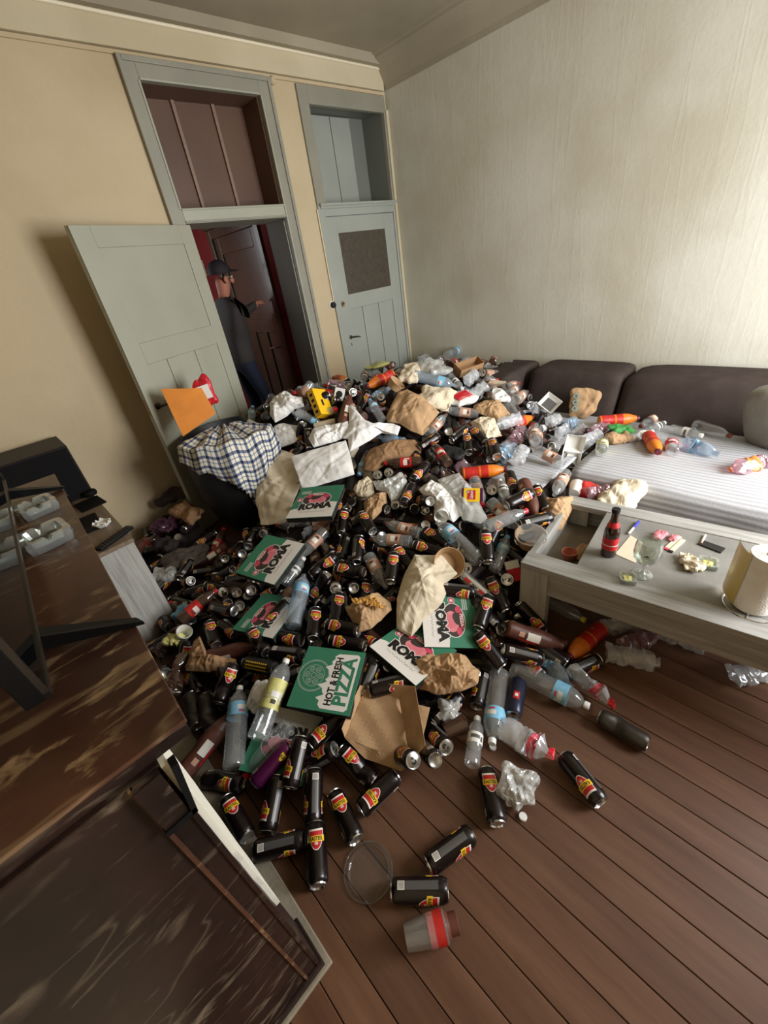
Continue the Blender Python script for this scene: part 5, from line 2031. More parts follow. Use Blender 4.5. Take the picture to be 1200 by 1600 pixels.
# ---- paper bags, wrappings and other soft litter
def ridges(T, seed, ext):
    rs = np.random.RandomState(seed)
    disp = np.zeros(len(T))
    for k, am, wl, wh in ((int(9 * ext), 1.0, .35, .8), (int(20 * ext), .7, .14, .35), (int(40 * ext), .42, .07, .15)):
        for _ in range(k):
            a = rs.uniform(0, 6.283)
            d = np.array([math.cos(a), math.sin(a)])
            g = np.array([-d[1], d[0]])
            c0, m0 = rs.uniform(-1, 1, 2) * ext
            t = np.maximum(0, 1 - np.abs(T @ d - c0) / rs.uniform(wl, wh))
            mk = np.clip(1.6 - np.abs(T @ g - m0) / rs.uniform(.5, 1.6) * 1.6, 0, 1)
            disp += am * rs.choice([-1, 1]) * t * mk
    return np.clip((disp - disp.mean()) / (disp.std() + 1e-9), -2.4, 2.4)


def paper(spec):
    """a paper or plastic bag with the outline it shows, its own thickness and folds"""
    name, cat, th, mat, seed, label, lift, amp, land, pts = spec.split('|')
    th, seed, lift, amp = float(th), int(seed), float(lift), float(amp)
    px = np.array([[float(c) for c in q.split(',')] for q in pts.split()])
    c = (px.min(0) + px.max(0)) / 2 * .5 + px.mean(0) * .5
    C = hit(c[0], c[1], lift)
    n = unit(hnorm(C, .12) + np.array([0, 0, .25]) + unit(CAM - C) * .25)
    ex = axis_for(C, (1, 0), n)
    ey = np.cross(n, ex)
    b2 = []
    for x, y in px:
        d = ray(x, y)
        P = CAM + d * (((C - CAM) @ n) / (d @ n))
        b2.append(((P - C) @ ex, (P - C) @ ey))
    b2 = np.array(b2)
    # resample the outline
    seg = np.vstack([b2, b2[:1]])
    ln = np.concatenate([[0], np.cumsum(np.linalg.norm(np.diff(seg, axis=0), axis=1))])
    M_, NR = 120, 28
    s = np.linspace(0, ln[-1], M_, endpoint=False)
    B = np.stack([np.interp(s, ln, seg[:, 0]), np.interp(s, ln, seg[:, 1])], 1)
    ctr = B.mean(0)
    rr = np.linspace(0, 1, NR + 1)[1:]
    G = np.concatenate([[ctr]] + [ctr + (B - ctr) * r for r in rr])
    R_ = np.concatenate([[0]] + [np.full(M_, r) for r in rr])
    hs = (B.max(0) - B.min(0)) / 2
    k = max(.03, hs.min())
    D_ = ridges((G - ctr) / k, seed, max(1.0, hs.max() / k))
    top = th * (1 - R_ ** 3) + amp * .5 * D_ * (1 - .55 * R_ ** 4)
    edge = amp * .35 * D_
    top = np.where(R_ > .999, edge, top)
    bot = -th * .5 * (1 - R_ ** 2) - .004
    v = [(g[0], g[1], z) for g, z in zip(G, top)]
    v += [(g[0], g[1], z) for g, z in zip(G, np.minimum(bot, top - .002))]
    f, nb = [], len(G)
    for o_, fl in ((0, 0), (nb, 1)):
        for j in range(M_):
            q = (o_, o_ + 1 + j, o_ + 1 + (j + 1) % M_)
            f.append(q[::-1] if fl else q)
        for i in range(NR - 1):
            for j in range(M_):
                q = (o_ + 1 + i * M_ + j, o_ + 1 + (i + 1) * M_ + j, o_ + 1 + (i + 1) * M_ + (j + 1) % M_, o_ + 1 + i * M_ + (j + 1) % M_)
                f.append(q[::-1] if fl else q)
    e0 = 1 + (NR - 1) * M_
    for j in range(M_):
        f.append((nb + e0 + j, nb + e0 + (j + 1) % M_, e0 + (j + 1) % M_, e0 + j))
    area2 = ((B - np.roll(B, 1, 0))[:, 0] * (B + np.roll(B, 1, 0))[:, 1]).sum()
    if area2 > 0:
        f = [q[::-1] for q in f]
    o = tag(MB().add(v, f, mat).build(name, xf=frame(C, ex, ey, n)), label, cat)
    BLOCK.append((C + ex * ctr[0] + ey * ctr[1], n, ex, ey, hs[0] * .9, hs[1] * .9, th))
    if land:
        LAND.append((land, C))
    return o


SHEETS = """
paper_bag|paper bag|.05|kraft|1|big crumpled brown paper bag on the crest of the heap|.05|.02|big brown bag|621,613 636,607 660,620 687,643 677,656 672,668 660,680 642,674 624,662 605,658 603,650 612,632
paper_bag|paper bag|.045|kraft_dark|2|flattened dark brown paper bag below the big brown bag|.05|.02|flattened dark brown bag|570,734 567,722 579,701 600,694 621,685 648,686 660,698 657,707 630,715 609,722 582,737
paper_bag|paper bag|.04|kraft|3|brown paper bag on the heap before the sofa corner|.05|.014|sofa corner bag|740,635 756,625 777,623 798,646 780,662 759,650 738,643
paper_bag|paper bag|.03|cream_paper|4|small cream paper bag just below the brown bag at the sofa corner|.05|.016||735,659 752,650 773,653 785,680 771,683 759,686 741,668
paper_bag|paper bag|.03|cream_paper|5|long cream paper bag hanging down beside the black tub chair|.07|.016|long cream bag|401,734 418,711 430,700 461,711 469,757 447,811 441,816 407,820 400,785 399,757
paper_bag|paper bag|.018|white_paper|6|flat white paper bag lying on a pizza box|.09|.012|flat white paper bag|455,713 498,700 540,687 549,717 554,741 518,752 472,765 464,740
wrapping_paper|paper|.04|white_paper|7|peaked sheet of white wrapping paper behind the flat white bag|.08|.018|peaked white paper|545,634 549,631 570,656 594,666 615,660 626,666 621,680 602,671 578,688 546,706 544,686 535,685 545,670
wrapping_paper|paper|.03|white_paper|8|crumpled white wrapping paper above the flat white bag|.06|.02||482,685 490,670 498,666 544,658 546,672 535,685 522,690 490,699
plastic_bag|plastic bag|.04|white_film|9|white plastic carrier bag sagging beside the plaid shirt|.05|.014|white carrier bag|386,658 391,655 400,672 424,675 442,661 466,665 470,680 460,692 436,700 421,696 405,689 390,678
tissue|tissue|.05|white_paper|10|crumpled white kitchen tissues heaped in the doorway|.05|.028||420,630 430,620 445,610 458,618 472,621 475,635 460,639 448,650 430,660 421,645
wrapping_paper|paper|.035|white_paper|11|long white paper bread wrapper lying across the heap|.06|.012|white bread wrapper|654,764 672,749 690,755 708,779 722,803 708,815 690,806 672,785
tea_pack|package|.03|film|12|clear tea pack with yellow and purple label beside the white wrapper|.065|.012|tea pack|684,749 717,737 741,767 762,809 750,818 723,812 711,785
paper_bag|paper bag|.03|kraft|13|small crumpled kraft bag behind the tilted cans|.05|.016|small kraft bag|568,785 582,772 604,770 604,789 591,804 582,812 570,806
paper_scrap|paper|.025|cream_paper|14|cream paper scrap beside the pizza box under the white bag|.05|.014||560,752 575,746 582,752 585,770 575,778 560,776 552,765
plastic_bag|plastic bag|.03|film|15|thin see-through white plastic bag below the flattened brown bag|.06|.016||582,752 601,750 628,738 636,752 630,765 620,782 612,786 605,770 588,765
paper_bag|paper bag|.05|cream_paper|16|large crumpled cream paper bag across the pizza box by the table|.075|.026|large cream bag|648,866 690,864 715,895 695,912 698,925 690,942 668,965 642,994 619,980 620,935 630,900
paper_bag|paper bag|.07|kraft|17|crumpled kraft bag in front of the pizza boxes|.07|.03|front kraft bag|648,1032 672,1022 700,1020 728,1021 750,1050 745,1070 722,1080 685,1085 655,1075 645,1055
crisp_bag|paper bag|.04|kraft|18|torn kraft bag with orange crisps spilling out|.06|.018|torn bag of crisps|540,952 552,940 590,925 610,940 612,952 580,982 560,988
paper_bag|paper bag|.04|kraft|22|crumpled kraft bag stuffed against the end of the coffee table|.05|.022|table-end kraft bag|838,770 858,779 895,775 898,788 880,825 866,832 853,808
cardboard_box|cardboard|.03|card|19|bent brown cardboard sleeve beside the low cabinet|.06|.012|bent brown cardboard|288,1042 296,1022 302,1002 312,994 320,1022 369,1030 370,1040 325,1050 290,1048
""".strip().split('\n')
SH = {q.split('|')[0] + q.split('|')[4]: paper(q) for q in SHEETS}
tp, cb = SH['tea_pack12'], SH['crisp_bag18']
lump('tissue', 'tissue', 403, 1086, 26, 50, 0, .02, 'white_paper', 20, 'folded white tissue between two clear bottles', .06, .010, 5.0, 8)
lump('crisp_packet', 'packet', 703, 707, 36, 24, 20, .015, 'box_dark', 21, 'black snack packet with an orange patch among the beer cans', .07, .008, 4.0, 8)
lump('plastic_bag', 'plastic bag', 678, 574, 40, 30, -10, .035, 'film', 23, 'crumpled clear wrapping against the long wall', .06, .02, n=9)
lump('paper_scrap', 'paper', 640, 582, 28, 24, 0, .03, 'cream_paper', 24, 'crumpled cream paper at the foot of the cupboard door', .06, .02, n=8)
lump('paper_scrap', 'paper', 682, 622, 56, 32, 15, .03, 'cream_paper', 25, 'crumpled cream paper between big brown bag and clear bottles', .05, .024, n=9)
lump('paper_scrap', 'paper', 588, 572, 26, 18, -20, .02, 'label_yellow', 26, 'pale yellow paper scrap in front of the cupboard door', .06, .012, n=7)
sw_ = lump('snack_wrapper', 'wrapper', 722, 622, 36, 26, -25, .02, 'white_film', 27, 'red and white striped snack wrapper on the crest', .06, .008, n=7)
b = MB()
for k in range(5):
    b.box(-.06, .06, -.036 + k * .016, -.03 + k * .016, .016, .0285, 'red_film')
b.build('red_stripes', sw_)
lump('paper_scrap', 'paper', 780, 617, 24, 18, 0, .02, 'white_paper', 28, 'small white paper scrap before the sofa corner', .07, .014, n=7)
lump('paper_bag', 'paper bag', 972, 776, 58, 46, -50, .05, 'cream_paper', 29, 'cream pleated paper bag between sofa and coffee table', C=at(972, 776, .39), amp=.018, land='pleated cream bag', flat=2.0)
lump('plastic_bag', 'plastic bag', 940, 790, 90, 40, 0, .14, 'dark_cloth', 45, 'dark stuffed sack wedged low between sofa and coffee table', C=(2.09, .62, .18), amp=.02, flat=5.0)
lump('crisp_packet', 'packet', 921, 768, 34, 20, 10, .03, 'label_red', 30, 'red and orange crisp packet between sofa and coffee table', C=at(921, 766, .38), amp=.014, n=8, flat=2.0)
lump('plastic_bag', 'plastic bag', 291, 872, 66, 32, -15, .03, 'grey_cloth', 31, 'grey crumpled rag on the dark litter beside the low cabinet', .04, .022, n=10, land='grey rag')
lump('plastic_bag', 'plastic bag', 258, 850, 32, 24, 10, .03, 'dark_cloth', 32, 'dark crumpled sack close to the low cabinet', .04, .02, n=8)
lump('plastic_bag', 'plastic bag', 272, 773, 44, 24, -15, .03, 'dark_cloth', 33, 'brown rag beside the tub chair under the open door', .10, .02, n=8)
lump('plastic_bag', 'plastic bag', 290, 800, 40, 30, 25, .03, 'kraft_dark', 43, 'dark brown paper sack under the tub chair', .08, .02, n=8)
lump('snack_wrapper', 'wrapper', 257, 822, 28, 28, 0, .03, 'purple_film', 34, 'dark red shiny wrapper against the back wall', .06, .02, n=8)
lump('plastic_bag', 'plastic bag', 254, 897, 36, 28, 0, .03, 'film', 35, 'crumpled clear bag beside the low cabinet', .05, .02, n=8)
lump('snack_wrapper', 'wrapper', 283, 957, 18, 22, 0, .02, 'label_blue', 36, 'pale blue wrapper scrap beside the low cabinet corner', .05, .012, n=6)
lump('snack_wrapper', 'wrapper', 272, 1000, 24, 20, 0, .02, 'label_yellow', 37, 'dull yellow wrapper below the white paper cup', .06, .012, n=6)
lump('paper_scrap', 'paper', 971, 684, 36, 17, -4, .025, 'kraft', 38, 'crumpled kraft packet on the sofa seat among bottles', C=at(971, 684, SZ + .035), amp=.012, n=8)
lump('snack_wrapper', 'wrapper', 972, 671, 36, 13, 4, .02, 'label_green', 39, 'green and white packet on the sofa seat among bottles', C=at(972, 671, SZ + .05), amp=.008, n=7)
bag = lump('plastic_bag', 'plastic bag', 809, 1227, 54, 56, 20, .045, 'film', 40, 'clear crumpled bag with a purple scrap on the floor', C=at(809, 1227, .05), amp=.018, n=11, flat=3.0)
v, f = crumpled(.024, .02, .02, 41, .012, 6)
MB().add(v, f, 'purple_film').build('purple_scrap', bag)
lump('plastic_bag', 'plastic bag', 703, 1113, 34, 34, 0, .04, 'film', 42, 'clear crumpled cup at the foot of the kraft bag', C=at(703, 1113, .045), amp=.012, n=9, flat=3.0)
for q, lb in (((770, 1167), 'small white bottle cap on the floor in front of the water bottle'), ((817, 1276), 'small white plastic scrap on the floor beside the clear bag')):
    p = at(*q, .006)
    o = MB().lathe([(0, 0), (.013, 0), (.0135, .008), (.012, .011), (0, .011)], 14, 'cap_white').build('bottle_cap', smooth=True, xf=Matrix.Translation((p[0], p[1], 0)))
    tag(o, lb, 'bottle cap')
# tea pack label and crisps as parts of their bags
Lt = MB()
ZT = max(v_.co.z for v_ in tp.data.vertices) - .006
for x0, x1, y0, y1, m in ((.0, .085, -.05, .05, 'ink_yellow'), (-.012, .0, -.05, .05, 'can_purple'), (.085, .10, -.05, .05, 'can_purple'), (.02, .062, -.034, .034, 'ink_red')):
    z = ZT if m != 'ink_red' else ZT + .0012
    Lt.add([(x0, y0, z), (x1, y0, z), (x1, y1, z), (x0, y1, z)], [(0, 1, 2, 3)], m)
tvv, tff = text_mesh('Lipton', .024, .0004)
Lt.add([(.041 - b_, a * .95, ZT + .002) for a, b_, _ in tvv], tff, 'ink_white')
Lt.build('front_label', tp)
for k in range(12):
    v, f = crumpled(.013, .010, .003, 60 + k, .004, 4)
    dx_, dy_ = rnd.uniform(-.07, .06), rnd.uniform(-.01, .05)
    MB().add([(a + dx_, c + dy_, w + .05) for a, c, w in v], f, 'crisp_gold').build('crisp', cb)


# ---- open kraft bag lying with its mouth to the camera
def open_bag():
    C, n, ex, ey, sx, sy = surface_frame(607, 1127, 130, 118, 14, .05, 0.5)
    o = tag(empty('paper_bag', xf=frame(C, ex, ey, n)), 'wide open empty kraft paper bag lying in front of the hot and fresh pizza box', 'paper bag')
    LAND.append(('open kraft bag', C))
    BLOCK.append((C, n, ex, ey, sx, sy, .06))
    # floor sheet, three walls, folded lip
    def sheet(nm, P, nu=16, nv=16, seed=0, amp=.007):
        v = []
        for i in range(nu + 1):
            for j in range(nv + 1):
                s, t = i / nu, j / nv
                p = [(P[0][k] * (1 - s) * (1 - t) + P[1][k] * s * (1 - t) + P[2][k] * s * t + P[3][k] * (1 - s) * t) for k in range(3)]
                w = Vector(p)
                q = crease(w, seed, 3, 22.0) * amp
                v.append((p[0], p[1], p[2] + q))
        f = [(i * (nv + 1) + j, (i + 1) * (nv + 1) + j, (i + 1) * (nv + 1) + j + 1, i * (nv + 1) + j + 1) for i in range(nu) for j in range(nv)]
        ob = MB().add(v, f, 'kraft').build(nm, o)
        m = ob.modifiers.new('paper', 'SOLIDIFY')
        m.thickness = .0012
        return ob
    a, b_ = sx * .92, sy * .92
    sheet('bag_back', [(-a, -b_ * .75, .0), (a * .75, -b_ * .95, .0), (a * .8, b_ * .6, .01), (-a * .8, b_ * .8, .02)], seed=1)
    sheet('bag_side', [(a * .15, b_ * .72, .02), (a * .75, -b_ * .95, .0), (a * 1.05, -b_ * .5, .07), (a * .55, b_ * 1.0, .085)], seed=2)
    sheet('bag_side', [(-a, -b_ * .75, .0), (-a * .8, b_ * .8, .02), (-a * .92, b_ * .75, .05), (-a * 1.08, -b_ * .6, .045)], seed=3)
    sheet('bag_base', [(-a * .8, b_ * .8, .02), (a * .6, b_ * .62, .01), (a * .55, b_ * 1.0, .085), (-a * .3, b_ * .95, .05)], seed=4)
    sheet('bag_lip', [(-a, -b_ * .75, .002), (a * .78, -b_ * .95, .002), (a * .55, -b_ * 1.18, -.02), (-a * .4, -b_ * 1.12, -.015)], seed=5)
    sheet('bag_front', [(-a * 1.0, b_ * .7, -.01), (a * 1.0, b_ * .7, -.01), (a * .9, -b_ * .9, -.012), (-a * .9, -b_ * .7, -.012)], seed=6)


open_bag()


# ---- bowls, trays, cartons
def bowl(px, py, C, axis, R, H_, label, lidded=False, land=None):
    a = unit(axis)
    x = unit(np.cross(a, (0.2, 0.9, 0.1)))
    y = np.cross(a, x)
    o = tag(empty('paper_bowl', xf=frame(C, x, y, a)), label, 'bowl')
    MB().lathe([(0, 0), (R * .74, 0), (R, H_), (R * 1.03, H_), (R * 1.03, H_ - .004), (R * .985, H_ - .003), (R * .73, .004), (0, .004)], 32, 'kraft').build('bowl_body', o, smooth=True)
    if lidded:
        MB().lathe([(R * 1.05, H_ - .006), (R * 1.06, H_ + .004), (R * .97, H_ + .006), (R * .94, H_ + .016), (0, H_ + .018)], 32, 'pet').build('clear_lid', o, smooth=True)
    BLOCK.append((np.asarray(C) + a * H_ / 2, a, x, y, R, R, H_ / 2))
    if land:
        LAND.append((land, np.asarray(C)))
    return o


C = hit(700, 871, .06)
bowl(700, 871, C - np.array([.02, .0, .03]), (-.35, -.75, .75), .075, .06, 'empty round kraft paper bowl behind the large cream bag', land='empty kraft bowl')
C = at(828, 850, .35)
bowl(847, 858, C, (-.12, -.1, 1), .072, .062, 'round kraft paper bowl with clear lid beside the coffee table', True, land='lidded kraft bowl')
C = hit(614, 606, .06)
bowl(614, 606, C, (.35, -.5, .6), .06, .055, 'kraft paper bowl tipped over beside the big brown bag')

C = hit(504, 628, .05)
o = tag(empty('yellow_crate', xf=frame(C, axis_for(C, (.35, .94), unit((.3, -.8, .5))), np.cross(unit((.3, -.8, .5)), axis_for(C, (.35, .94), unit((.3, -.8, .5)))), unit((.3, -.8, .5)))), 'bright yellow plastic tray with slots, tipped up on the heap', 'plastic tray')
LAND.append(('yellow plastic tray', C))
MB().box(-.10, .10, -.065, .065, 0, .008, 'yellow_plastic').build('tray_floor', o, bevel=.003)
for a in ((-.10, .10, -.065, -.059), (-.10, .10, .059, .065), (-.10, -.094, -.065, .065), (.094, .10, -.065, .065)):
    MB().box(*a, -.055, .008, 'yellow_plastic').build('tray_side', o, bevel=.002)
b = MB()
for k in range(4):
    b.box(-.07 + k * .042, -.05 + k * .042, -.0665, -.0655, -.035, -.01, 'hole_dark')
b.box(-.015, .03, -.02, .0, .008, .0086, 'hole_dark')
b.build('slot_marks', o)

C = hit(530, 616, .06)
n_ = unit(CAM - C + np.array([0, 0, .6]))
ex = axis_for(C, (1, .2), n_)
o = tag(empty('milk_carton', xf=frame(C, ex, np.cross(n_, ex), n_)), 'small white carton with a round dark print next to the yellow tray', 'carton')
MB().box(-.035, .035, -.045, .045, -.07, 0, 'label_white').build('carton_body', o, bevel=.002)
MB().lathe([(.024, .0006), (.020, .0008), (0, .0008)], 20, 'ink_black').build('round_print', o)

C = hit(733, 577, .05)
ex = axis_for(C, (1, -.35), unit((-.2, -.5, 1)))
n_ = unit((-.2, -.5, 1))
ex = unit(ex - n_ * (ex @ n_))
o = MB()
o.box(-.11, .11, -.045, .045, -.05, -.047, 'card')
for a in ((-.11, .11, -.045, -.042), (-.11, .11, .042, .045), (-.11, -.107, -.045, .045), (.107, .11, -.045, .045)):
    o.box(*a, -.05, .02, 'card')
tag(o.build('cardboard_tray', xf=frame(C + np.array([0, 0, .03]), ex, np.cross(n_, ex), n_)), 'open cardboard tray on the crest beside the long wall', 'cardboard tray')

C = hit(803, 893, .05)
n_ = unit((-.6, -.6, .5))
ex = axis_for(C, (.25, .97), n_)
o = tag(empty('red_carton', xf=frame(C, ex, np.cross(n_, ex), n_)), 'small red and white carton wedged against the coffee table leg', 'carton')
MB().box(-.05, .05, -.032, .032, -.03, 0, 'red_film').build('carton_body', o, bevel=.002)
MB().box(-.051, -.015, -.0325, .0325, -.02, .0006, 'label_white').build('white_band', o)
LAND.append(('red carton', C))

# white trays on the sofa
C = at(858, 632, SZ + .16)
n_ = unit((-.55, -.45, .7))
ex = axis_for(C, (1, .75), n_)
o = MB().lathe([(0, 0), (.062, 0), (.085, .03), (.088, .03), (.063, -.003), (0, -.003)], 4, 'foam_white', a0=math.pi / 4)
o = o.build('foam_tray', xf=frame(C, ex, np.cross(n_, ex), n_), bevel=.006)
MB().box(-.04, .04, -.04, .04, .0005, .002, 'ink_grey').build('food_residue', o)
tag(o, 'square white foam tray with residue on the sofa corner', 'tray')
LAND.append(('square foam tray', C))
C = at(894, 705, SZ + .05)
n_ = unit((-.75, -.45, .35))
ex = axis_for(C, (.25, -1), n_)
o = tag(empty('clamshell_box', xf=frame(C, ex, np.cross(n_, ex), n_)), 'open white foam clamshell box hanging over the seat gap', 'food box')
LAND.append(('white clamshell box', C))
for s, nm in ((1, 'clamshell_lid'), (-1, 'clamshell_base')):
    b = MB().lathe([(0, -.004), (.055, -.004), (.075, .03), (.078, .03), (.058, -.007), (0, -.007)], 4, 'foam_white', Matrix.Translation((s * .056, 0, 0)) @ Matrix.Rotation(s * -.35, 4, 'Y'), a0=math.pi / 4)
    b.build(nm, o, bevel=.005)

# round kraft bag with teal letters leaning on the sofa back
C = at(912, 630, SZ + .115)
n_ = unit((-.85, -.25, .45))
ex = axis_for(C, (1, 0.0), n_)
ey = np.cross(n_, ex)
v, f = crumpled(.105, .10, .03, 44, .012, 12, 4.0)
pb = tag(MB().add(v, f, 'kraft').build('paper_bag', xf=frame(C, ex, ey, n_)), 'crumpled kraft bag with teal letters leaning on the sofa back', 'paper bag')
LAND.append(('teal-lettered bag', C))
tm = MB()
for j, yy in enumerate((-.045, .0, .045)):
    for i in range(16):
        a, c = 2 * math.pi * i / 16, 2 * math.pi * (i + 1) / 16
        q = [(-.05 + r_ * math.cos(t), yy + r_ * .9 * math.sin(t), .048 - abs(yy) * .10) for r_, t in ((.013, a), (.021, a), (.021, c), (.013, c))]
        tm.add(q, [(0, 1, 2, 3)], 'ink_teal')
tm.build('printed_letters', pb)

# clear round lid on the floorboards
p = at(575, 1360, .01)
o = tag(empty('bowl_cover', (p[0], p[1], 0)), 'round clear plastic lid lying flat on the floorboards', 'lid')
MB().lathe([(0, .004), (.058, .004), (.062, .012), (.066, .012), (.07, .003), (.076, .002), (.077, .006)], 40, 'glass').build('lid_disc', o, smooth=True)
b = MB()
b.tube([(.077 * math.cos(t), .077 * math.sin(t), .006) for t in np.linspace(0, 2 * math.pi, 41)], .0022, 6, 'glass')
b.build('rim_bead', o, smooth=True)
LAND.append(('round clear lid', p))

# ---- tub chair with the plaid shirt, board and crisp bag behind it
CH = np.array([1.06, 2.80, 0.02])
ch = tag(empty('tub_chair', tuple(CH)), 'black round tub chair half buried in front of the open door', 'chair')
b = MB()
vo, nA = [], 40
prof_o = [(.20, .04), (.27, .16), (.315, .34), (.33, .52), (.325, .73)]
prof_i = [(.29, .73), (.285, .52), (.27, .42), (.0, .40)]
v, f = [], []
ring = prof_o + [(.318, .75), (.297, .75)] + prof_i[:-1]
open_dir = math.radians(-10)          # the open front of the tub
for k in range(nA):
    a = 2 * math.pi * k / nA
    d = abs((a - open_dir + math.pi) % (2 * math.pi) - math.pi)
    cut = 1.0 if d > .95 else .62 + .38 * (d / .95) ** 2
    for r_, z in ring:
        zz = z if z <= .42 else .42 + (z - .42) * (cut if cut < 1 else 1.0) * (1 if cut >= 1 else cut)
        v.append((r_ * math.cos(a), r_ * math.sin(a), zz))
m_ = len(ring)
for k in range(nA):
    for i in range(m_ - 1):
        f.append((k * m_ + i, ((k + 1) % nA) * m_ + i, ((k + 1) % nA) * m_ + i + 1, k * m_ + i + 1))
f.append(tuple(k * m_ for k in range(nA))[::-1])
b.add(v, f, 'chair_black')
b.build('tub_shell', ch, smooth=True)
MB().lathe([(0, .36), (.27, .36), (.278, .40), (.265, .44), (0, .45)], 32, 'black_matte').build('seat_cushion', ch, smooth=True)
for k in range(4):
    a = math.pi / 4 + k * math.pi / 2
    b = MB()
    b.tube([(.19 * math.cos(a), .19 * math.sin(a), .06), (.22 * math.cos(a), .22 * math.sin(a), -.02)], [.016, .012], 8, 'black_plastic')
    b.build('leg', ch, smooth=True)
BLOCK.append((CH + np.array([0, 0, .35]), np.array([0, 0, 1.]), np.array([1., 0, 0]), np.array([0, 1., 0]), .34, .34, .4))
LAND.append(('black tub chair', CH + np.array([0, 0, .5])))

# shirt: over the rim facing the camera, down the outside, with folds
nu, nv = 44, 56
v, uvs = [], []
for i in range(nu + 1):
    u = i / nu
    ang = math.radians(-178 + 122 * u)
    for j in range(nv + 1):
        t = j / nv                      # 0 inside the tub, .25 on the rim, 1 hem
        s = t * .92
        inr = .26
        if s < inr:
            k_ = s / inr
            r_, z = .06 + .275 * k_, .80 - .035 * k_ + .02 * noise.noise(Vector((u * 6, k_ * 3, 1)))
        else:
            q = s - inr
            r_, z = .335 + .012 + .02 * min(1, q * 8) - .12 * max(0, q - .15), .765 - .02 * min(1, q * 20) - q * (.93 - .42 * abs(u - .62) ** 1.2)
        fold = .018 * math.sin(u * 26 + 2.0 * t) * min(1, max(0, (s - .2)) * 4) + .012 * math.sin(u * 47 + 5 * t + 1) * t + .02 * noise.noise(Vector((u * 5, t * 4, 3)))
        aa = ang + (.16 * (t - .3) * (u - .35)) * -1 + .05 * math.sin(t * 5 + u * 9) * t
        R_ = r_ + max(fold, -.006)
        v.append((CH[0] + R_ * math.cos(aa), CH[1] + R_ * math.sin(aa), CH[2] + z + .012 * math.sin(u * 26)))
        uvs.append((u * .95, t * .92))
keep = []
for i in range(nu):
    for j in range(nv):
        u, t = (i + .5) / nu, (j + .5) / nv
        hem = float(np.interp(u, [0, .12, .3, .5, .58, .66, .84, .92, 1], [.38, .44, .50, .62, .84, .97, .93, .72, .5])) + .012 * math.sin(u * 40)
        if t < hem:
            keep.append((i * (nv + 1) + j, (i + 1) * (nv + 1) + j, (i + 1) * (nv + 1) + j + 1, i * (nv + 1) + j + 1))
sh = MB().add(v, keep, 'plaid').build('plaid_shirt', smooth=True, uv=lambda k: uvs[k])
m = sh.modifiers.new('cloth', 'SOLIDIFY')
m.thickness = .004
tag(sh, 'cream and navy plaid shirt draped over the black tub chair', 'shirt')
LAND.append(('plaid shirt', CH + np.array([0, -.3, .6])))

# orange board and red crisp bag standing in the chair
q = [atY(251, 608, 2.93), atY(315, 606, 2.84), atY(337, 646, 2.76), atY(286, 682, 2.84)]
nn = unit(np.cross(q[1] - q[0], q[3] - q[0]))
d_ = ray(337, 646)
q[2] = CAM + d_ * (((q[0] - CAM) @ nn) / (d_ @ nn))
if nn @ (CAM - q[0]) < 0:
    nn = -nn
b = MB().add([tuple(p) for p in q] + [tuple(p - nn * .008) for p in q], [(0, 1, 2, 3), (7, 6, 5, 4), (0, 4, 5, 1), (1, 5, 6, 2), (2, 6, 7, 3), (3, 7, 4, 0)], 'orange_card')
tag(b.build('orange_board'), 'orange cardboard sheet standing behind the plaid shirt', 'board')
c = atY(319, 612, 2.92)
n_ = unit(CAM - c)
ex = axis_for(c, (.5, 1), n_)
v, f = crumpled(.10, .06, .022, 51, .010, 9, 5.0)
cbg = tag(MB().add(v, f, 'red_film').build('crisp_bag', xf=frame(c, ex, np.cross(n_, ex), n_)), 'red and white crisp bag behind the orange board', 'crisp bag')
MB().add([(-.04, -.045, .034), (.05, -.045, .034), (.05, .04, .034), (-.04, .04, .034)], [(0, 1, 2, 3)], 'label_white').build('white_panel', cbg)
c = atY(378, 633, 2.95)
put_c = c

# ---- the cans and bottles one can tell apart, laid where they lie
IT = []          # [kind, centre, axis, roll, fixed]
for row in ROWS:
    w = row.split()
    if len(w) < 7:
        continue
    kd = w[0]
    x1, y1, x2, y2 = map(float, w[1:5])
    roll = math.radians(float(w[5]))
    fl = w[6]
    K = KIND[kd]
    cx, cy = (x1 + x2) / 2, (y1 + y2) / 2
    d = np.array([x2 - x1, y2 - y1])
    r_, L = K['r'], K['L']
    if fl in ('f', 's') or fl[0] == 'z':
        z = r_ + (0.001 if fl == 'f' else SZ + .012) if fl[0] != 'z' else float(fl[1:])
        C = at(cx, cy, z)
        ax = axis_for(C, d, np.array([0, 0, 1.0]))
        IT.append([kd, C, ax, roll, 2])
    elif fl == 't':
        C = hit(cx, cy, r_ * .9)
        n = hnorm(C)
        # real tilt where the picture shows it shortened is left to the slope of the heap
        ax = axis_for(C, d, n)
        IT.append([kd, C, ax, roll, 1])
    else:
        C = hit(cx, cy, r_ * 1.0)
        pl = np.linalg.norm(d)
        ppm = FPX / proj(C)[2]
        ax = axis_for(C, d, None, fl, 1.0)
        c = min(.97, pl / (L * ppm))
        u = unit(ax - unit(CAM - C) * (ax @ unit(CAM - C)))
        sg = 1 if fl == '+' else -1
        ax = unit(u * c + unit(CAM - C) * sg * math.sqrt(1 - c * c))
        # the end that faces us stays where it shows; the rest goes down into the heap
        C = C - unit(CAM - C) * (L / 2) * math.sqrt(1 - c * c) * .75
        IT.append([kd, C, ax, roll, 1])
nkey = len(IT)

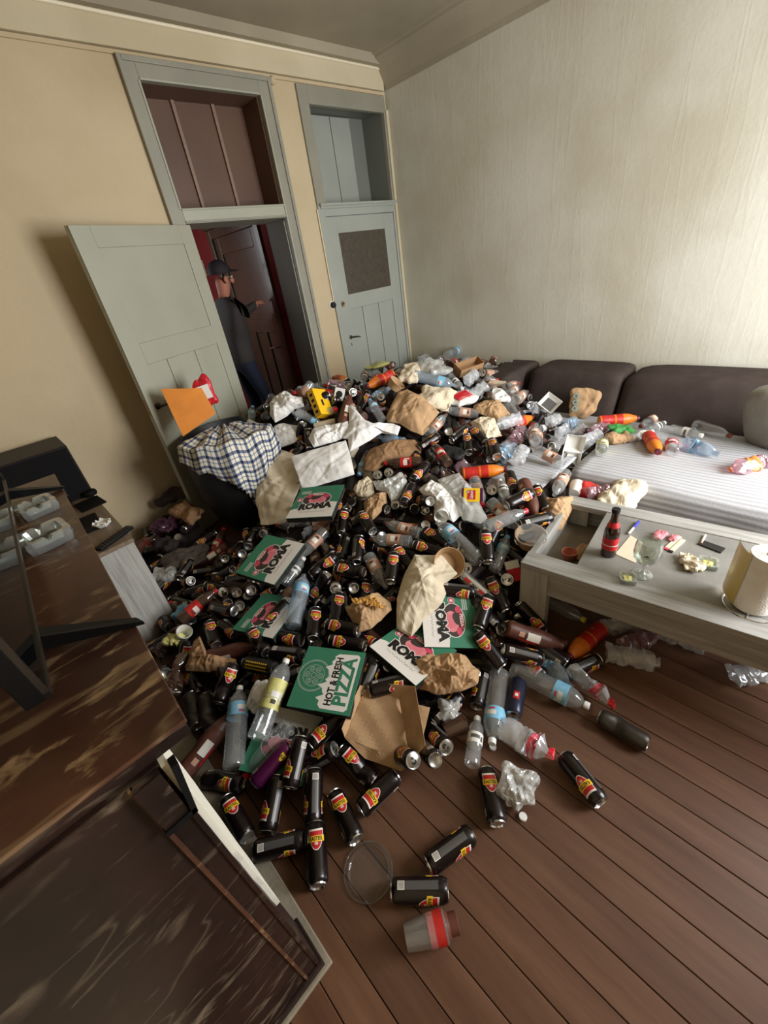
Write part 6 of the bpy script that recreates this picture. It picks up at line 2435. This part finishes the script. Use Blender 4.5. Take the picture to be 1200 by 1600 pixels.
# ---- the rest of the litter between them
def allowed(x, y):
    if not (-0.02 < x < 3.6 and .55 < y < 3.34):
        return False
    if x < .22 and y > 2.1:
        return False
    if x < .03 and y < 2.1:
        return False
    if x > 1.28 and y < .80:
        return False
    if x > 2.15 and y < .98:
        return False
    if x > 1.84 and y < 1.2 and x < 2.35:
        return False
    if x > 2.9 and y < 1.9:
        return False
    if (x - CH[0]) ** 2 + (y - CH[1]) ** 2 < .40 ** 2:
        return False
    # keep clear of the open door
    dv = np.array([x, y]) - HG
    s, q = dv @ U[:2], dv @ NRM[:2]
    if -.1 < s < .95 and q < .1:
        return False
    return True


def covered(p, rr):
    for C, n, ex, ey, sx, sy, th in BLOCK:
        d = p - C
        if abs(d @ ex) < sx + rr * .3 and abs(d @ ey) < sy + rr * .3 and d @ n > -th - .09:
            return True
    return False


keyP = np.array([i[1] for i in IT])
fr_ = random.Random(11)
fill = []
ncan = sum(1 for i in IT if i[0].startswith('can'))
tries = 0
while tries < 9000 and len(fill) < 330:
    tries += 1
    x, y = fr_.uniform(0, 3.55), fr_.uniform(.6, 3.32)
    if not allowed(x, y):
        continue
    h0 = float(hh((x, y))[0])
    if h0 < .035:
        continue
    front = y < 1.9 and x < 1.7
    q = fr_.random()
    if front:
        kd = 'can' if q < .66 else 'can_dent' if q < .78 else 'can_bend' if q < .84 else 'tan' if q < .88 else 'cr_brown' if q < .93 else 'mini' if q < .96 else 'cr_clear'
    elif x < 1.0:
        kd = 'can' if q < .5 else 'cr_brown' if q < .7 else 'can_bend' if q < .8 else 'cola' if q < .9 else 'choc'
    else:
        kd = 'can' if q < .22 else 'can_dent' if q < .27 else 'tan' if q < .38 else 'tan_red' if q < .45 else 'cr_clear' if q < .60 else 'cr_blue' if q < .67 else 'cola' if q < .73 else 'swater' if q < .79 else 'mini' if q < .84 else 'fruit' if q < .88 else 'cr_pink' if q < .92 else 'choc' if q < .95 else 'clear_red'
    r_ = KIND[kd]['r']
    C = np.array([x, y, h0 - .012])
    if C[2] < r_:
        C[2] = r_
    if any(np.hypot(C[0] - p[1][0], C[1] - p[1][1]) < .085 for p in fill):
        continue
    dk = np.min(np.linalg.norm(keyP - C, axis=1))
    if dk < .055 or covered(C, r_):
        continue
    a = fr_.uniform(0, 2 * math.pi)
    n = hnorm(C)
    t = unit(np.cross(n, (math.cos(a), math.sin(a), 0)))
    ax = unit(t + n * fr_.choice([0, 0, .1, -.15, .5, -.6]))
    fill.append([kd, C, ax, fr_.choice([0, .3, -.4, 1.2, 1.6, 2.4]), 0])
IT += fill

# ---- push things apart so that they lie on, not in, each other
NS = 6
L_ = np.array([KIND[i[0]]['L'] for i in IT])
R_ = np.array([KIND[i[0]]['r'] for i in IT])
P_ = np.array([i[1] for i in IT])
A_ = np.array([i[2] for i in IT])
FX = np.array([i[4] for i in IT])
P0 = P_.copy()
off = (np.linspace(-1, 1, NS))[None, :, None] * ((L_ / 2 - R_ * .75))[:, None, None] * A_[:, None, :]
nI = len(IT)
for it in range(16):
    S = (P_[:, None] + off)
    mv = np.zeros_like(P_)
    cen = ((P_[:, None] - P_[None]) ** 2).sum(-1)
    reach = (L_ / 2)[:, None] + (L_ / 2)[None]
    I, J = np.where(np.triu(cen < reach ** 2, 1))
    D = S[I][:, :, None] - S[J][:, None, :]
    dist = np.linalg.norm(D, axis=-1)
    rr = (R_[I] + R_[J]) * .93
    pen = rr[:, None, None] - dist
    flat_ = pen.reshape(len(I), -1)
    k = flat_.argmax(1)
    mx = flat_[np.arange(len(I)), k]
    ok = mx > 0.001
    for i, j, kk, p in zip(I[ok], J[ok], k[ok], mx[ok]):
        s = S[i, kk // NS] - S[j, kk % NS]
        s = unit(s)
        p = min(p, .02)
        wi, wj = {0: 1.0, 1: .35, 2: .02}[int(FX[i])], {0: 1.0, 1: .35, 2: .02}[int(FX[j])]
        tot = wi + wj
        if FX[i] >= 1 and FX[j] >= 1:
            # nearer one slides towards the camera, the other away
            vi = unit(CAM - P_[i])
            sgn = 1 if np.linalg.norm(P_[i] - CAM) < np.linalg.norm(P_[j] - CAM) else -1
            mv[i] += (vi * sgn * .75 + s * .35) * p * wi / tot
            mv[j] -= (vi * sgn * .75 + s * .35) * p * wj / tot
        else:
            mv[i] += (s + np.array([0, 0, -.4 if FX[i] == 0 else .1])) * p * wi / tot
            mv[j] -= (s - np.array([0, 0, -.4 if FX[j] == 0 else .1])) * p * wj / tot
    P_ = P_ + np.clip(mv, -.025, .025) * .8
    dl = P_ - P0
    ln = np.linalg.norm(dl, axis=1, keepdims=True)
    P_ = P0 + dl * np.minimum(1, .07 / (ln + 1e-9))
    low = np.min((P_[:, None] + off)[:, :, 2], axis=1) - R_
    P_[:, 2] += np.maximum(0, .0015 - low)

PLACED = []
cnt = 0
for (kd, C, ax, roll, fx), p in zip(IT, P_):
    if fx == 0 and covered(p, KIND[kd]['r']):
        continue
    o = put(kd, p, ax, roll)
    PLACED.append((kd, o, p, ax, fx))

# ---- the packed layer below: a mound coloured as shaded gaps, the ends of more cans, nobody could count it
gx = np.arange(-.04, 3.62, .045)
gy = np.arange(.45, 3.38, .045)
G = np.array([[x, y] for x in gx for y in gy])
hz = hh(G)
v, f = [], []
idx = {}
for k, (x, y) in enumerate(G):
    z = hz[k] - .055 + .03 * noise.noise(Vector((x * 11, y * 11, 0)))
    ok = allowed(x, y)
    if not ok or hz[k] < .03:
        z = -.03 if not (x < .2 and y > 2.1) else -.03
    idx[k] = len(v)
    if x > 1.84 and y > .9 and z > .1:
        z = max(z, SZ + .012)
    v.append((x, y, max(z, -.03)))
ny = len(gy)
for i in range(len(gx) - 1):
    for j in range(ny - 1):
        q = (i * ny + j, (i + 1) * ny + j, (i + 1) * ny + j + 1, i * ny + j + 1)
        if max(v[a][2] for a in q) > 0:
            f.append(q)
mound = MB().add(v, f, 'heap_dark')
lowc = MB()
lr = random.Random(5)
n_low = 0
while n_low < 420:
    x, y = lr.uniform(.05, 3.5), lr.uniform(.7, 3.3)
    if not allowed(x, y):
        continue
    h0 = float(hh((x, y))[0])
    if h0 < .09:
        continue
    C = np.array([x, y, h0 - .045])
    a = unit((lr.gauss(0, 1), lr.gauss(0, 1), lr.gauss(0, .45)))
    xx = unit(np.cross(a, (0.3, .5, .9)))
    mt = lr.choice(['can_black', 'can_black', 'can_black', 'ink_brown', 'label_brown', 'pet_brown', 'cream_paper', 'can_grey', 'label_tan'] if y > 1.7 and x > 1.0 else ['can_black', 'can_black', 'can_black', 'ink_brown', 'can_grey', 'label_brown'])
    mound.lathe([(0, -.08), (.026, -.08, 'aluminium'), (.032, -.072, mt), (.032, .07, mt), (.026, .08, 'aluminium'), (0, .078)], 10, mt, frame(C, xx, np.cross(a, xx), a))
    n_low += 1
mo = mound.build('buried_litter')
tag(mo, 'dark packed litter underneath the heap of cans and bottles', 'litter', kind='stuff')

# ---- figure in the hall: dark jacket and cap, reaching for the hall door
def person():
    J = {'pelvis': (2.02, 4.25, .93), 'spine': (2.03, 4.25, 1.10), 'chest': (2.03, 4.25, 1.33), 'neck': (2.03, 4.25, 1.52), 'head0': (2.05, 4.24, 1.60), 'head1': (2.06, 4.23, 1.70),
         'shL': (2.03, 4.40, 1.46), 'elL': (2.10, 4.42, 1.22), 'wrL': (2.20, 4.36, 1.30),
         'shR': (2.05, 4.09, 1.45), 'elR': (2.13, 4.08, 1.38), 'wrR': (2.24, 4.10, 1.43),
         'hpL': (2.02, 4.34, .90), 'knL': (2.08, 4.36, .50), 'anL': (2.00, 4.38, .09), 'toL': (2.14, 4.38, .04),
         'hpR': (2.02, 4.16, .90), 'knR': (2.12, 4.13, .52), 'anR': (2.05, 4.10, .09), 'toR': (2.19, 4.10, .04)}
    Rr = {'pelvis': .13, 'spine': .13, 'chest': .15, 'neck': .05, 'head0': .066, 'head1': .085, 'shL': .07, 'elL': .05, 'wrL': .036, 'shR': .07, 'elR': .05, 'wrR': .036,
          'hpL': .09, 'knL': .065, 'anL': .045, 'toL': .035, 'hpR': .09, 'knR': .065, 'anR': .045, 'toR': .035}
    E_ = [('pelvis', 'spine'), ('spine', 'chest'), ('chest', 'neck'), ('neck', 'head0'), ('head0', 'head1'), ('chest', 'shL'), ('shL', 'elL'), ('elL', 'wrL'), ('chest', 'shR'), ('shR', 'elR'), ('elR', 'wrR'),
          ('pelvis', 'hpL'), ('hpL', 'knL'), ('knL', 'anL'), ('anL', 'toL'), ('pelvis', 'hpR'), ('hpR', 'knR'), ('knR', 'anR'), ('anR', 'toR')]
    rootl = (2.02, 4.25, 0)
    names = list(J)
    vs = [tuple(np.array(J[n]) - rootl) for n in names]
    rad = [Rr[n] for n in names]
    es = [(names.index(a), names.index(b_)) for a, b_ in E_]
    # hand: palm and five fingers on the reaching arm
    w = np.array(J['wrR']) - rootl
    for k, (dy, dz, ln) in enumerate(((-.03, .0, .05), (.03, .028, .07), (.012, .03, .08), (-.006, .028, .076), (-.022, .022, .06))):
        b0 = len(vs)
        base = w + np.array([.03, dy * .8, dz * .5])
        vs += [tuple(base + np.array([.03, dy * .3, dz * .2])), tuple(base + np.array([.03 + ln * .55, dy * .4, dz * .2 - .004])), tuple(base + np.array([.03 + ln * .9, dy * .45, -.018]))]
        rad += [.011, .009, .008]
        es += [(names.index('wrR'), b0), (b0, b0 + 1), (b0 + 1, b0 + 2)]
    me = bpy.data.meshes.new('person')
    me.from_pydata(vs, es, [])
    o = bpy.data.objects.new('person', me)
    COL.objects.link(o)
    o.location = rootl
    m = o.modifiers.new('skin', 'SKIN')
    for i, r_ in enumerate(rad):
        me.skin_vertices[0].data[i].radius = (r_, r_)
    me.skin_vertices[0].data[0].use_root = True
    m.use_smooth_shade = True
    s = o.modifiers.new('sub', 'SUBSURF')
    s.levels = s.render_levels = 2
    # one body mesh, materials by height and reach
    dg = bpy.context.evaluated_depsgraph_get()
    ev = bpy.data.meshes.new_from_object(o.evaluated_get(dg))
    o.modifiers.clear()
    o.data = ev
    for mt in ('skin', 'jacket', 'navy'):
        ev.materials.append(MATS[mt])
    mi = []
    for pgn in ev.polygons:
        c = pgn.center
        if c.z > 1.53 or c.x > .225 and c.z > 1.0:
            mi.append(0)
        elif c.z > .92:
            mi.append(1)
        else:
            mi.append(2)
    ev.polygons.foreach_set('material_index', mi)
    ev.polygons.foreach_set('use_smooth', [True] * len(ev.polygons))
    tag(o, 'person in a dark jacket and cap reaching towards the hall door', 'person')
    hc = Vector((.03, -.02, 1.69))
    v, f = pillow_grid(8)
    cp = MB().add([(hc.x + q.x * .105, hc.y + q.y * .10, hc.z + .055 + max(q.z, -.25) * .095) for q in (p.normalized() for p in v)], f, 'cap_dark')
    cp.add([(hc.x + .07 + a, hc.y + c, hc.z + .05 - .1 * a) for a, c in ((0, -.09), (.10, -.06), (.12, 0), (.10, .06), (0, .09))] + [(hc.x + .07 + a, hc.y + c, hc.z + .06 - .1 * a) for a, c in ((0, -.09), (.10, -.06), (.12, 0), (.10, .06), (0, .09))], [(0, 1, 2, 3, 4), (9, 8, 7, 6, 5), (0, 5, 6, 1), (1, 6, 7, 2), (2, 7, 8, 3), (3, 8, 9, 4)], 'cap_dark')
    cp.build('cap', o, smooth=True)
    fc = MB()
    for s_ in (-1, 1):
        v, f = pillow_grid(4)
        fc.add([(hc.x + .092 + q.x * .012, hc.y + s_ * .032 + q.y * .014, hc.z - .0 + q.z * .008) for q in (p.normalized() for p in v)], f, 'ink_white')
        fc.add([(hc.x + .0 + q.x * .02, hc.y + s_ * .092 + q.y * .012, hc.z - .02 + q.z * .032) for q in (p.normalized() for p in v)], f, 'skin')
    fc.add([(hc.x + .105 + q.x * .022, hc.y + q.y * .014, hc.z - .03 + q.z * .026) for q in (p.normalized() for p in v)], f, 'skin')
    fc.add([(hc.x + .092 + q.x * .01, hc.y + q.y * .026, hc.z - .075 + q.z * .006) for q in (p.normalized() for p in v)], f, 'ink_brown')
    fc.build('face', o, smooth=True)
    return o


person()

# ---- litter that lies wholly out of sight under the rest is not needed
SEE = {m for m in MATS if m.startswith(('pet', 'glass', 'film', 'goblet'))}
bpy.context.view_layer.update()
dg = bpy.context.evaluated_depsgraph_get()


def in_sight(o, p, ax, K):
    v = unit(CAM - p)
    s = unit(np.cross(ax, v))
    w = np.cross(s, ax)
    names = {o.name} | {c.name for c in o.children}
    for t in (-.48, -.2, .2, .48):
        for a in (-.9, 0, .9):
            q = p + ax * K['L'] * t + (s * math.sin(a) + w * math.cos(a)) * K['r'] * .96
            d = Vector(q - CAM)
            org, L = Vector(CAM), d.length
            d.normalize()
            for _ in range(3):
                ok, loc, nrm, ix, ob, _m = scene.ray_cast(dg, org, d)
                if not ok or ob.name in names or (loc - Vector(CAM)).length > L + .02:
                    return True
                if not (ob.data.materials and ob.data.materials[0] and ob.data.materials[0].name in SEE):
                    break
                org = loc + d * .0015
    return False


kept = []
for it in PLACED:
    if it[4] == 0 and not in_sight(it[1], it[2], it[3], KIND[it[0]]):
        for c in list(it[1].children):
            bpy.data.objects.remove(c)
        bpy.data.objects.remove(it[1])
    else:
        kept.append(it)
PLACED = kept

# ---- labels: what it is, then where it lies by things one can find
ORD = ['', 'second ', 'third ', 'fourth ', 'fifth ', 'sixth ', 'seventh ', 'eighth ', 'ninth ', 'tenth ', 'eleventh ', 'twelfth ', 'thirteenth ', 'fourteenth ', 'fifteenth ']
LAND += [('fireplace', np.array([0, .8, .1])), ('low cabinet', np.array([.2, 2.3, .1])), ('coffee table', np.array([1.35, .6, .1])), ('sofa back', np.array([3.1, 1.0, .5])), ('cupboard door', np.array([3.1, 3.3, .6])), ('doorway', np.array([1.95, 3.3, .6])), ('leather cushion', np.array([2.93, .05, .5]))]
buckets = {}
for kd, o, p, ax, fx in PLACED:
    K = KIND[kd]
    ds = [(np.linalg.norm(p - q) * (1.0 if i < len(LAND) - 7 else 1.3), i) for i, (nm, q) in enumerate(LAND)]
    dmin, k = min(ds)
    nm, q = LAND[k]
    d = (p - q)[:2]
    if abs(d[0]) > abs(d[1]):
        rel = 'on the sofa side of' if d[0] > 0 else 'on the fireplace side of'
    else:
        rel = 'behind' if d[1] > 0 else 'in front of'
    if 'sofa' in nm or 'cushion' in nm:
        rel = 'by'
    if 'fireplace' in nm:
        rel = 'beside'
    st = 'upright ' if abs(ax[2]) > .75 else ''
    end = ''
    buckets.setdefault((K['desc'], nm, rel), []).append((dmin, o, K, p))
for (desc, nm, rel), lst in buckets.items():
    lst.sort(key=lambda t: t[0])
    for i, (dm, o, K, p) in enumerate(lst):
        od = ORD[min(i, 14)]
        if len(lst) == 1:
            lb = '%s %s the %s' % (desc, rel, nm)
        else:
            lb = '%s, %s %s the %s' % (desc, od.strip() or 'first', rel, nm)
        assert len(lb.split()) <= 16, lb
        tag(o, lb, K['cat'], 'empty drink containers in the heap')
